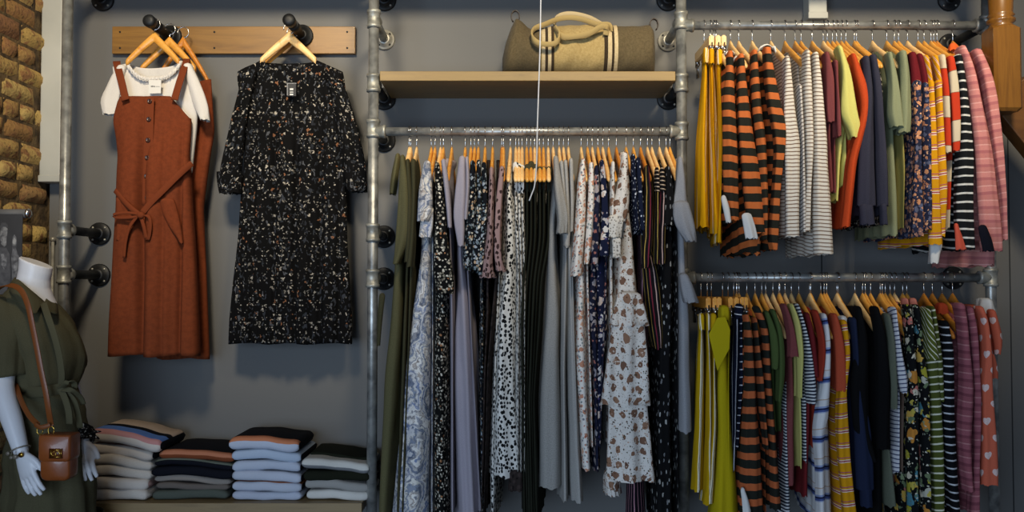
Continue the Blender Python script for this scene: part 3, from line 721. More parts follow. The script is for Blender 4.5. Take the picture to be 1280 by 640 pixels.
for i, (x, ln) in enumerate(((645, 330), (649, 350), (653, 345))):
    G('C', 'cami_dress', 'dress', ('spotted strappy dress, first after the flared spotted dress', 'spotted strappy dress, middle of the strappy three', 'spotted strappy dress next to the black pinafores')[i], DALM,
      [(238+4*i, x-3.5, x+3), (300, x-2, x+5), (ln, x+1, x+5), (590, x+1, x+4)], kind='strap', hook=x-0.3, tone='b',
      parts=[('shoulder_strap', [(206+2*i, x-5, x+4.5), (219+2*i, x-5, x+4.5)], DALM, {'off': .13, 'hy': .012}), ('side_strap', [(218, x-1, x+1), (242, x-1, x+1)], DALM, {'off': .16, 'hy': .006})])
for i, x in enumerate((659, 664, 669, 675, 680, 686)):
    G('C', 'pinafore', 'pinafore', ('first', 'second', 'third', 'fourth', 'fifth', 'last')[i] + ' dark olive pinafore between spotted and grey dresses', NOLIVE,
      [(233+3*(i%3), x-3, x+3), (300, x-3.5, x+3.5), (350, 651+i*4.4, 658+i*4.4), (400, 649+i*4.4, 655+i*4.4), (500, 650+i*2.8, 656+i*2.8), (650, 652+i*3, 660+i*3)], kind='strap', hook=x-.6, tone='aabaab'[i],
      parts=[('shoulder_strap', [(209+(i>2)*3-(i==1)*4, x-4.6, x+4.6), (214+(i>2)*4-(i==1)*4, x-4.6, x+4.6)], OLIVE2, {'off': .14, 'hy': .012}), ('side_strap', [(220, x-1, x+.6), (240, x-1, x+.6)], NOLIVE, {'off': .165, 'hy': .006})])
G('C', 'midi_dress', 'dress', 'grey linen dress with frayed frill sleeve', GREY1,
  [(200,690,699),(240,688,702),(280,683,697),(320,681,699),(400,678,705),(440,674,704),(500,668,708),(560,667,709),(611,665,709)],
  sleeves=[[(199,690,699),(215,690,702),(235,690,706,.03),(255,691,711,.035),(272,694,715,.035),(292,693,711,.03)]], sfrill=.006, fold=.004)
G('C', 'blouse', 'blouse', 'pale grey dress right behind the frayed frill sleeve', GREY2, [(206,698,704),(300,704,712),(460,700,710),(628,700,714)], sleeves=[[(205,698,705),(250,702,709),(300,703,714),(308,704,712)]])
G('C', 'midi_dress', 'dress', 'slim pale grey dress with flat hem under the frill sleeves', GREY2, [(205,704,709),(300,708,716),(460,709,723),(560,712,729),(629,714,733)], fold=.006, sleeves=[[(204,703,710),(250,706,713),(300,703,716),(310,704,713)]])
G('C', 'midi_dress', 'dress', 'pale grey dress touching the white coral floral blouse', GREY2, [(203,709,716),(250,711,718),(400,714,719),(600,720,726)], sleeves=[[(202,710,717),(250,711,719),(290,711,717)]])
G('C', 'midi_dress', 'dress', 'white coral floral dress with straight long sleeve', CORAL,
  [(203,725,733),(250,720,735),(300,718,736),(400,717,734),(460,716,737),(520,720,740),(588,726,742)],
  sleeves=[[(202,725,732),(220,720,734),(280,717,735),(320,714,730),(345,712,728)]])
G('C', 'midi_dress', 'dress', 'second white coral floral dress, in front of navy blossom dresses', CORAL, [(207,735,741),(250,734,742),(330,731,737),(560,739,743)], sleeves=[[(207,735,742),(250,735,742),(300,731,739),(330,729,736)]])
G('C', 'maxi_dress', 'dress', 'navy medallion print dress next to the coral floral pair', NAVMED2, [(211,742,748),(250,741,750),(290,739,750),(320,737,749),(380,730,752),(460,739,751),(590,742,752)], sleeves=[[(211,742,748),(260,740,750),(300,738,750),(330,737,748)]])
G('C', 'maxi_dress', 'dress', 'navy white blossom dress with gathered waist', NAVMED, [(205,748,754),(250,748,760),(300,744,762),(350,742,763),(385,745,763),(420,745,763),(460,744,756),(560,744,752)], sleeves=[[(204,748,755),(250,749,761),(290,748,763),(320,746,762)]], fold=.006)
G('C', 'maxi_dress', 'dress', 'third navy print dress against the white rose dress', NAVMED2, [(212,756,762),(280,757,763),(560,748,752)])
G('C', 'midi_dress', 'dress', 'slim white rose dress squeezed behind the big tiered one', ROSE, [(206,762,768),(260,761,768),(300,760,768),(560,762,770)], sleeves=[[(206,762,769),(250,761,769),(298,760,770)]],
  parts=[('lace_cuff', [(300,762,778),(322,763,777)], LACE, {'frill': .003})])
t = G('C', 'tiered_dress', 'dress', 'white tiered midi dress with brown rose print and lace cuffs', ROSE,
  [(192,776,785),(230,772,787),(270,770,792),(300,774,796),(330,770,800),(380,764,808),(450,758,812),(560,756,818)], fold=.006, lam=.05,
  sleeves=[[(194,775,785),(230,771,787),(260,764,788),(278,759,783)]],
  parts=[('lace_cuff', [(272,757,782),(297,757,779)], LACE, {'frill': .004}),
         ('ruffle_tier', [(368,765,804),(390,759,811),(406,754,816)], ROSE, {'off': .19, 'hy': .06, 'frill': .009, 'fold': .010, 'lam': .05}),
         ('ruffle_tier', [(400,758,810),(450,750,814),(480,745,816),(503,741,819)], ROSE, {'off': .185, 'hy': .06, 'frill': .009, 'fold': .012, 'lam': .06}),
         ('ruffle_tier', [(495,752,814),(540,750,819),(575,748,822),(597,746,825)], ROSE, {'off': .18, 'hy': .06, 'frill': .006, 'fold': .012, 'lam': .07}),
         ('underskirt', [(590,751,780),(616,753,778)], ROSE, {'off': .16, 'hy': .05, 'frill': .008, 'fold': .01, 'lam': .05})], tone='c')
for i, x in enumerate((787, 793)):
    G('C', 'blouse', 'blouse', 'navy pindot blouse, ' + ('left one behind the white rose dress', 'right one beside the striped jumpsuit')[i], NAVDOT, [(198+i*4, x, x+6), (250, x+2, x+9), (292, x+6, x+12)], sleeves=[[(197+i*4, x, x+7), (240, x+2, x+9), (288, x+6, x+13)]])
G('C', 'jumpsuit', 'jumpsuit', 'black jumpsuit with gold and maroon vertical stripes', MULTI,
  [(212,805,812),(250,804,816),(300,802,816),(334,802,826),(360,803,834),(400,809,836),(425,812,835),(436,818,832)], conv=True, fold=.006,
  sleeves=[[(211,804,811),(250,803,815),(300,801,815),(335,800,812)]], tone='c', slow=([(436,800,814),(560,784,806),(660,780,812)], PINKS))
for i, x in enumerate((818, 824)):
    G('C', 'blouse', 'blouse', 'black striped blouse with hooped yoke, ' + ('left', 'right')[i] + ' one of two', MULTI, [(226, x, x+6), (270, x-1, x+6), (330, x-2, x+6)],
      sleeves=[[(228, x, x+6), (262, x-1, x+7), (330, x-3, x+6)]], parts=[('hooped_yoke', [(213, x, x+5), (240, x, x+7)], MULTIH, {'off': .232, 'hy': .03})], tone='b')
G('C', 'maxi_dress', 'dress', 'long black sprig print dress near the end of the middle rail', SPRIG, [(213,829,838),(260,828,844),(300,826,846),(460,818,845),(560,816,845),(660,814,846)],
  sleeves=[[(212,829,838),(235,828,843),(262,825,845),(282,825,842)]], fold=.007)
G('C', 'maxi_dress', 'dress', 'second black sprig print dress behind the grey ruffle sleeve', SPRIG, [(213,838,843),(260,843,848),(660,846,850)], deep=.85)
G('C', 'wrap_top', 'top', 'grey jersey top with ruffle sleeve at the right end of the middle rail', GREY3,
  [(200,845,852),(240,845,857),(300,845,861),(345,846,862),(400,846,868),(460,847,869),(541,846,871)],
  sleeves=[[(200,845,852),(230,843,856),(250,839,860),(262,834,863)], [(255,838,862,.02),(275,836,867,.02),(290,844,872,.02),(302,856,868,.02)]], sfrill=.004, fold=.006,
  parts=[('belt_ruffle', [(345,846,860),(362,846,870),(378,852,873)], GREY3, {'off': .23, 'hy': .04, 'frill': .004})], tone='a')

# ================================================================ upper right rail
for i, (rows, lab) in enumerate(((
    [(66,878,885),(78,878,885.5),(84,878,886),(180,870,886),(283,868,889)], 'yellow and white striped skirt at the left end, upper rail'), (
    [(66,885,892),(78,885,892),(90,886,894),(180,887,900),(292,889,905)], 'yellow striped skirt, middle of three on the upper rail'), (
    [(69,894,903),(85,893,905),(95,895,903),(180,900,904),(302,893,903)], 'yellow striped skirt nearest the orange tops, upper rail'))):
    G('U', 'skirt', 'skirt', lab, YST, rows, kind='skirt', conv=True, fold=.007, lam=.035, hook=(882, 890, 897)[i], frill=.003,
      parts=[('waistband', [(64+i, rows[0][1]-.5, rows[0][2]+.5), (80+i, rows[0][1]-.5, rows[0][2]+.5)], YST, {'off': .15, 'hy': .025, 'fold': .001})], tone='b')
ou = [dict(r=[(66,907,916),(100,903,917),(180,899,920),(250,898,922),(278,902,922)], s=[[(68,907,915),(100,904,917),(125,901,918),(180,900,921),(250,902,923),(276,907,923)]], l='left one', c=(66,905,921), p=[('white_patch', [(248,900,908),(262,902,913),(278,906,914)], WHT, {'off': .26, 'hy': .012})]),
      dict(r=[(71,920,930),(100,918,932),(180,919,946),(250,925,956),(316,930,958)], s=[[(72,920,929),(100,919,932),(140,918,939),(180,919,946),(250,925,955),(292,932,959)]], l='second one', c=(70,918,936), p=[('white_patch', [(270,925,941),(282,927,946),(298,930,949)], WHT, {'off': .275, 'hy': .012})]),
      dict(r=[(66,936,946),(100,936,950),(180,942,955),(250,948,958),(318,938,957)], s=[[(67,937,945),(100,936,948),(140,938,951),(180,944,956),(250,949,958),(300,950,958)]], l='third one', c=None, p=[]),
      dict(r=[(62,951,962),(100,952,970),(180,958,980),(250,960,976),(312,958,972)], s=[[(62,952,962),(90,953,966),(130,956,975),(160,961,984),(185,966,980),(250,962,974),(300,958,972),(313,962,970)]], l='right one', c=(58,949,970), p=[])]
for i, d in enumerate(ou):
    G('U', 'long_sleeve_top', 'top', 'orange and black striped top, ' + d['l'] + ' of four on the upper rail', OST, d['r'], sleeves=d['s'], parts=d['p'], collar=(d['c'] + (WHT,)) if d['c'] else None, tone='b')
for rows, sl, l, m in (([(76,979,985),(110,978,990),(180,976,1000),(294,976,998)], [(75,978,985),(110,977,990),(150,975,996),(180,975,1002),(240,977,1000),(296,978,999)], 'left one beside orange tops', BRE),
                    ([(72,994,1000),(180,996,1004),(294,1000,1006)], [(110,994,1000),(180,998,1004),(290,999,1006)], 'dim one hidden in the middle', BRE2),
                    ([(68,1003,1010),(110,1002,1014),(180,1004,1016),(290,1001,1010)], [(67,1003,1010),(110,1000,1014),(160,1001,1017),(220,1003,1014),(290,1000,1010)], 'with sleeve crossing the next', BRE),
                    ([(71,1013,1021),(110,1013,1027),(180,1012,1035),(250,1011,1040),(318,1011,1043)], [(70,1013,1021),(110,1014,1027),(180,1013,1034),(250,1012,1039),(318,1012,1042)], 'right one with broad cuff', BRE)):
    G('U', 'long_sleeve_top', 'top', 'cream fine striped top, ' + l, m, rows, sleeves=[sl])
G('U', 't_shirt', 't-shirt', 'maroon heather t-shirt, left one on the upper rail', MARO, [(70,1027,1034),(120,1028,1043),(240,1036,1046)], sleeves=[[(70,1027,1034),(100,1028,1041),(140,1028,1043),(154,1030,1042)]])
G('U', 't_shirt', 't-shirt', 'maroon heather t-shirt tucked behind the pale lime one', MARO, [(80,1038,1044),(120,1040,1048),(240,1040,1049)], sleeves=[[(80,1038,1045),(120,1040,1047),(150,1040,1050),(172,1042,1049)]])
G('U', 't_shirt', 't-shirt', 'pale lime t-shirt with drooping wide sleeve', LIME, [(62,1042,1050),(100,1050,1062),(150,1048,1064),(200,1044,1056),(250,1042,1053)], sleeves=[[(62,1043,1050),(90,1049,1061),(120,1047,1067),(148,1045,1072),(160,1055,1077),(173,1060,1072)]])
G('U', 't_shirt', 't-shirt', 'second pale lime t-shirt showing only its hem', LIME, [(75,1053,1058),(200,1054,1060),(232,1052,1057)])
G('U', 'blouse', 'blouse', 'orange-red blouse with gathered long sleeve', ORED, [(75,1059,1066),(120,1062,1074),(200,1058,1067),(284,1049,1061)], sleeves=[[(72,1060,1067),(95,1064,1077),(115,1070,1083),(135,1074,1083),(152,1073,1080),(200,1058,1068),(284,1049,1061)]])
G('U', 'sweatshirt', 'sweatshirt', 'navy slate sweatshirt, left one of the pair', SLATE, [(75,1075,1085),(120,1076,1089),(180,1072,1090),(270,1071,1090)], sleeves=[[(75,1075,1084),(120,1077,1090),(180,1071,1091),(258,1067,1093)]], parts=[('ribbed_cuff', [(258,1070,1091),(281,1071,1094)], SLATE)])
G('U', 'sweatshirt', 'sweatshirt', 'navy slate sweatshirt, right one of the pair', SLATE, [(73,1084,1094),(120,1089,1103),(180,1092,1105),(270,1094,1107)], sleeves=[[(73,1084,1093),(110,1088,1101),(180,1092,1106),(258,1094,1109)]], parts=[('ribbed_cuff', [(258,1097,1107),(281,1098,1109)], SLATE)])
G('U', 'blouse', 'blouse', 'black floral blouse glimpsed between navy sweatshirt and sage tee', BLKFLO, [(85,1097,1104),(120,1101,1107),(280,1106,1109)])
G('U', 't_shirt', 't-shirt', 'sage green t-shirt, left one on the upper rail', SAGE, [(70,1105,1113),(110,1108,1120),(200,1108,1124),(294,1112,1130)], sleeves=[[(70,1105,1112),(100,1108,1120),(130,1107,1124),(152,1105,1127),(160,1110,1128)]])
G('U', 't_shirt', 't-shirt', 'sage green t-shirt beside the burgundy floral dress', SAGE, [(68,1120,1130),(110,1123,1136),(165,1121,1134)], sleeves=[[(68,1121,1130),(100,1123,1136),(150,1121,1137),(167,1119,1135)]], slow=([(165,1124,1133),(220,1127,1134),(285,1127,1133)], SAGEY))
for rows, sk, l in (([(70,1133,1142),(90,1135,1147),(107,1136,1149)], [(105,1137,1149),(180,1138,1150),(260,1133,1153),(296,1134,1153)], 'left'), ([(72,1142,1150),(90,1146,1156),(110,1149,1157)], [(108,1149,1157),(180,1151,1161),(260,1151,1163),(288,1149,1163)], 'right')):
    G('U', 'blouse', 'blouse', 'peach floral blouse with burgundy yoke, ' + l + ' one', BURG, rows, sleeves=[rows], slow=(sk, NVFL2), parts=[('patterned_sleeve', sk, NVFL2, {'hy': .035})])
for rows, l, hw in (([(105,1156,1164),(180,1157,1169),(250,1159,1172),(306,1157,1177)], 'left', 1), ([(105,1166,1174),(180,1169,1177),(225,1170,1179),(296,1170,1178)], 'right', 0)):
    x = 1150 if hw else 1162
    G('U', 'long_sleeve_top', 'top', 'mustard checked top with pink lines, ' + l + ' one', MPL2, [(74,x,x+7),(90,x+3,x+10),(107,x+6,x+13)], sleeves=[[(74,x,x+7),(90,x+3,x+10),(107,x+6,x+13)]], slow=(rows, MPL),
      parts=[('patterned_sleeve', rows, MPL, {'hy': .035})] + ([('white_lining', [(306,1158,1177),(318,1159,1174),(329,1160,1170)], WHT, {'off': .21})] if hw else []))
G('U', 'long_sleeve_top', 'top', 'red and cream colour block top, left one', RCB, [(74,1170,1178),(110,1173,1181),(190,1175,1185),(280,1172,1182)], sleeves=[[(73,1170,1178),(110,1173,1182),(150,1175,1184),(192,1175,1186)]])
G('U', 'long_sleeve_top', 'top', 'red and cream colour block top next to black hoops', RCB, [(76,1180,1189),(110,1183,1194),(190,1185,1196),(285,1182,1192)], sleeves=[[(75,1180,1189),(110,1183,1195),(150,1185,1197),(190,1186,1195)]])
G('U', 'long_sleeve_top', 'top', 'black top with white hoops and coral patch', BWS, [(74,1190,1199),(110,1194,1206),(180,1194,1212),(250,1189,1213),(312,1196,1215)], sleeves=[[(73,1190,1199),(100,1193,1204),(140,1196,1209),(180,1195,1213),(250,1188,1214),(290,1190,1215),(312,1197,1216)]],
  parts=[('coral_patch', [(283,1191,1198),(295,1191,1203),(312,1191,1208)], CORP, {'off': .262, 'hy': .012}), ('collar_trim', [(58,1184,1196,-.10),(64,1183,1198,-.10)], cloth('orange_trim', 'd8602a'), {'off': .22, 'hy': .02})], tone='c')
G('U', 'long_sleeve_top', 'top', 'pink ribbed striped top with navy patch', PNK, [(60,1194,1203),(80,1201,1214),(120,1208,1222),(180,1213,1238),(250,1216,1246),(300,1218,1250)], sleeves=[[(62,1195,1204),(80,1201,1214),(120,1208,1223),(180,1213,1239),(250,1216,1247),(300,1219,1252),(314,1220,1252)]],
  parts=[('navy_patch', [(285,1221,1234),(298,1223,1240),(314,1227,1243)], NAVP, {'off': .29, 'hy': .012})], tone='c')
G('U', 'long_sleeve_top', 'top', 'pink ribbed striped top at the right end of the upper rail', PNK, [(66,1212,1224),(90,1222,1236),(120,1226,1241),(180,1232,1247),(250,1236,1253),(332,1220,1254)], sleeves=[[(66,1212,1224),(90,1222,1236),(120,1227,1243),(180,1236,1249),(250,1246,1254),(300,1248,1255)]], tone='c')

# ================================================================ lower right rail
for i, (rows, l) in enumerate((([(398,872,880),(412,872,880),(440,869,882),(540,867,881),(615,861,881)], 'leftmost on the lower rail'), ([(396,881,887),(412,881,888),(440,882,890),(540,880,893),(617,876,893)], 'second on the lower rail'), ([(396,887,895),(412,888,896),(440,889,896),(540,888,897),(631,873,897)], 'beside the chartreuse skirt'))):
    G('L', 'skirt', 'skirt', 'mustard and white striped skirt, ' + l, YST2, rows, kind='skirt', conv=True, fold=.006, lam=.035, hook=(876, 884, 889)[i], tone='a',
      parts=[('waistband', [(395, rows[0][1]-.5, rows[0][2]+.5), (412, rows[0][1]-.5, rows[0][2]+.5)], YST2, {'off': .15, 'hy': .025, 'fold': .001})])
t = G('L', 'culottes', 'trousers', 'chartreuse wide trousers with a pointed waist tie', CHAR, [(388,897,911),(430,898,911),(480,893,912),(540,895,917),(600,889,925),(665,878,932)], kind='skirt', hook=903, fold=.006, lam=.05, tone='a',
  parts=[('waistband', [(385,897,911),(400,897,911)], CHAR, {'off': .16, 'hy': .03})])
bm = flat_poly([(897,397),(907,396),(913,412),(912,436),(897,464),(886,418)], YP - .235, .006); bm.loops.layers.uv.verify(); bevel_mod(obj('waist_tie', bm, CHAR, t, smooth=False), .002)
G('L', 'culottes', 'trousers', 'second chartreuse trousers showing beside the navy stripes', CHAR, [(390,909,913),(480,908,912),(640,905,918)], kind='skirt', hook=910, tone='a')
G('L', 'trousers', 'trousers', 'navy trousers with white stripes on clips', NVST, [(388,918,927),(405,915,928),(440,912,930),(480,911,930),(540,912,926),(590,914,922)], kind='skirt', hook=921, conv=True, fold=.005, lam=.04, tone='a',
  parts=[('waistband', [(383,917,928),(398,917,928)], NVST2, {'off': .15, 'hy': .025})])
G('L', 'trousers', 'trousers', 'second navy striped trousers behind the first', NVST2, [(388,924,929),(480,926,930),(560,920,924)], kind='skirt', hook=917, tone='a')
L_ = [
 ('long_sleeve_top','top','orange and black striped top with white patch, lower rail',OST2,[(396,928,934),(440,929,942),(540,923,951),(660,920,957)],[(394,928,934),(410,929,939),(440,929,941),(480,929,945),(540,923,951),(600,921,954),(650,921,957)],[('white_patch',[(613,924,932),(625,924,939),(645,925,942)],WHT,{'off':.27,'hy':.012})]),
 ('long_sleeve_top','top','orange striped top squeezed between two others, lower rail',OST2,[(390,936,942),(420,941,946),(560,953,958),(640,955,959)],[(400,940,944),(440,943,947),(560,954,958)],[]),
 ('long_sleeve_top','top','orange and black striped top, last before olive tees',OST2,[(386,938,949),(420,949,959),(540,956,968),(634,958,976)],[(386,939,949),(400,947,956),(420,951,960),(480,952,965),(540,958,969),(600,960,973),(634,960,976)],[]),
 ('t_shirt','t-shirt','olive green t-shirt beside the orange stripes',OLT,[(392,953,960),(430,960,970),(540,966,973)],[(392,953,960),(410,958,968),(440,961,971),(460,962,969)],[]),
 ('t_shirt','t-shirt','olive green t-shirt beside the maroon heather one',OLT,[(390,961,968),(430,968,980),(540,972,980)],[(390,961,968),(410,967,977),(440,969,981),(475,969,980),(500,968,976)],[]),
 ('t_shirt','t-shirt','maroon heather t-shirt with low hem, lower rail',MARO,[(384,974,981),(440,982,996),(480,982,998),(540,976,999),(607,976,1001)],[(383,975,982),(400,980,989),(425,983,995),(445,981,999)],[]),
 ('t_shirt','t-shirt','pale yellow t-shirt behind the maroon one',YEL,[(384,985,990),(420,994,1002),(500,998,1004),(585,1000,1004)],[(383,985,990),(400,990,999),(440,994,1003),(496,994,1001)],[]),
 ('t_shirt','t-shirt','fine navy and white striped t-shirt, lower rail',FINE,[(383,992,997),(420,1001,1009),(500,1003,1010),(577,1005,1010)],[(383,992,997),(400,997,1004),(430,1002,1012),(460,1005,1017),(490,1003,1022),(504,1008,1018)],[]),
 ('t_shirt','t-shirt','fine striped t-shirt with its hem below the maroon one',FINE,[(392,982,986),(500,980,986),(600,978,990),(650,976,995)],None,[]),
 ('blouse','blouse','deep red blouse beside the fine striped tee',DRED,[(394,1004,1010),(420,1010,1017),(540,1005,1016),(622,1002,1015)],[(394,1004,1010),(420,1010,1017),(470,1014,1021)],[]),
 ('blouse','blouse','brick red gathered sleeve blouse',RUSTV,[(392,1012,1020),(430,1019,1028),(560,1016,1019)],[(391,1013,1021),(410,1018,1028),(437,1022,1033),(455,1020,1030),(475,1018,1026)],[]),
 ('shirt','shirt','white shirt with blue stripes',BLST,[(396,1024,1031),(440,1027,1037),(520,1016,1041),(560,1016,1042),(655,1019,1046)],[(395,1024,1031),(420,1028,1036),(480,1023,1037),(520,1014,1036),(540,1012,1030),(580,1015,1032),(650,1018,1032)],[]),
 ('t_shirt','t-shirt','rust coral t-shirt in front of mustard checks',RCOR,[(396,1037,1044),(440,1042,1055),(486,1042,1056)],[(395,1037,1044),(420,1040,1052),(450,1041,1057),(475,1040,1061),(488,1041,1058)],[]),
 ('long_sleeve_top','top','mustard checked top with white collar, lower rail',MPL,[(403,1048,1056),(440,1054,1060),(500,1044,1056),(560,1043,1061),(655,1050,1072)],[(403,1048,1056),(440,1054,1060),(490,1046,1055),(540,1043,1059),(580,1044,1062),(655,1052,1070)],[('white_collar',[(398,1046,1058),(404,1046,1058)],WHT,{'off':.20,'hy':.03})]),
 ('sweatshirt','sweatshirt','navy sweatshirt with cuff showing under black knits',NVJ,[(400,1060,1067),(440,1064,1070),(540,1064,1088),(612,1068,1092)],[(400,1060,1068),(440,1064,1071),(540,1065,1088),(610,1068,1092)],[('ribbed_cuff',[(610,1072,1090),(632,1074,1091)],NVJ)]),
 ('jumper','jumper','black knit jumper, left one of two',BLK,[(386,1066,1074),(430,1066,1086),(500,1062,1090),(560,1075,1092)],[(386,1066,1074),(420,1068,1082),(480,1060,1084),(540,1064,1086),(575,1084,1092)],[]),
 ('jumper','jumper','black knit jumper, right one of two',BLK,[(386,1087,1095),(430,1089,1108),(500,1086,1110),(660,1090,1112)],[(386,1087,1096),(420,1090,1107),(480,1092,1112),(560,1092,1112)],[]),
 ('t_shirt','t-shirt','grey sage t-shirt beside the black jumpers',SAGD,[(396,1103,1110),(430,1108,1117),(540,1106,1113),(600,1106,1122),(634,1109,1127)],[(395,1103,1110),(420,1107,1116),(480,1109,1119),(510,1111,1118)],[]),
 ('long_sleeve_top','top','white top with fine grey stripes, lower rail',WGS,[(388,1112,1117),(430,1115,1124),(500,1121,1129),(560,1119,1128),(592,1117,1130)],[(387,1112,1117),(410,1113,1120),(450,1117,1127),(480,1119,1135),(490,1124,1130)],[]),
 ('t_shirt','t-shirt','taupe t-shirt behind the striped white top',BRN,[(396,1122,1126),(480,1128,1132),(590,1128,1130)],None,[]),
 ('kimono','kimono','black bright floral kimono with pink collar, left one',DFL,[(380,1127,1134),(420,1131,1139),(500,1129,1146),(580,1130,1146),(660,1132,1148)],[(384,1128,1135),(410,1131,1139),(440,1131,1141),(480,1133,1146),(560,1130,1146),(650,1132,1147)],[('pink_collar',[(376,1126,1134,-.09),(384,1126,1135,-.09)],PCOL,{'off':.22,'hy':.03})]),
 ('kimono','kimono','black bright floral kimono with pink collar, right one',DFL,[(380,1137,1145),(420,1141,1150),(500,1146,1158),(660,1149,1163)],[(384,1138,1146),(410,1141,1150),(440,1142,1151),(480,1146,1158),(560,1147,1160),(650,1149,1162)],[('pink_collar',[(376,1135,1144,-.09),(384,1136,1146,-.09)],PCOL,{'off':.22,'hy':.03})]),
 ('long_sleeve_top','top','olive top with white hoops, left one',OWS,[(445,1154,1171),(500,1157,1175),(560,1159,1177),(660,1163,1179)],[(445,1154,1171),(500,1158,1175),(560,1160,1177),(655,1163,1178)],[('diagonal_shoulder',[(388,1150,1157),(410,1152,1161),(430,1153,1165),(448,1154,1170)],OWD,{'hy':.05,'off':.225})]),
 ('long_sleeve_top','top','olive top with white hoops, right one',OWS,[(388,1159,1165),(430,1164,1172),(500,1168,1175),(650,1174,1179)],[(386,1159,1165),(410,1162,1169),(447,1165,1174),(500,1170,1176)],[]),
 ('long_sleeve_top','top','black top with white hoops and rust collar',BWS2,[(400,1173,1181),(440,1175,1188),(500,1174,1191),(580,1178,1193),(660,1188,1197)],[(404,1174,1182),(420,1175,1186),(440,1176,1189),(480,1175,1190),(540,1176,1191),(590,1180,1193),(655,1188,1197)],[('rust_collar',[(382,1168,1182,-.09),(392,1167,1184,-.09)],cloth('rust_trim','9c3c22'),{'off':.22,'hy':.03})]),
 ('long_sleeve_top','top','mauve ribbed striped top, left one on the lower rail',PNK2,[(382,1190,1203),(420,1196,1208),(500,1194,1215),(560,1196,1214),(614,1202,1213)],[(382,1191,1203),(400,1196,1206),(440,1197,1210),(480,1197,1215),(540,1194,1213),(590,1199,1213),(612,1203,1213)],[]),
 ('long_sleeve_top','top','mauve ribbed striped top, right one on the lower rail',PNK2,[(386,1204,1213),(420,1211,1219),(500,1214,1221),(642,1210,1222)],[(386,1204,1213),(410,1209,1218),(480,1214,1222),(560,1215,1222),(640,1211,1221)],[]),
 ('hooded_top','top','coral hooded top with white hearts at the right end',HEART,[(384,1217,1226),(420,1224,1234),(480,1223,1238),(540,1222,1246),(603,1220,1248)],[(386,1217,1226),(400,1223,1232),(440,1226,1236),(480,1222,1236),(520,1222,1240),(560,1221,1246),(604,1220,1246)],[('hood',[(376,1222,1236,-.12),(384,1219,1241,-.12),(392,1217,1243,-.12)],WHT,{'off':.22,'hy':.05}),('second_sleeve',[(390,1232,1242,-.02),(415,1236,1250,-.02),(432,1240,1255,-.02),(442,1240,1248,-.02)],HEART,{'off':.17}),('side_drape',[(445,1234,1240,-.02),(465,1235,1248,-.02),(472,1236,1245,-.02)],HEART,{'off':.17})]),
]
for nm, cat, lab, m, b, s, p in L_:
    G('L', nm, cat, lab, m, b, sleeves=[s] if s else [], parts=p, tone='c' if b[0][1] > 1160 else 'aaab'[len(lab) % 4])
# spare hangers between the garments of the lower and upper rail
for i, (rk, px, lab) in enumerate((('L', 957, 'bare hanger just left of the olive t-shirt hangers'), ('L', 1012, 'bare hanger above the deep red blouse'), ('L', 1030, 'bare hanger above the white blue striped shirt'), ('L', 1046, 'bare hanger above the mustard checked top'),
                               ('L', 1078, 'bare hanger between the two black jumpers'), ('L', 1100, 'bare hanger above the grey sage t-shirt'), ('L', 1118, 'bare hanger left of the floral kimonos'),
                               ('U', 1049, 'bare hanger just right of the pale lime t-shirt'), ('U', 1055, 'bare hanger left of the orange-red blouse'), ('U', 1168, 'bare hanger above the red and cream tops'))):
    hanger((W(px, 350, YP).x, YP, ZU if rk == 'U' else ZL), R(rh.uniform(-1, 2)), 'wooden ' + lab, HG_N[rk])
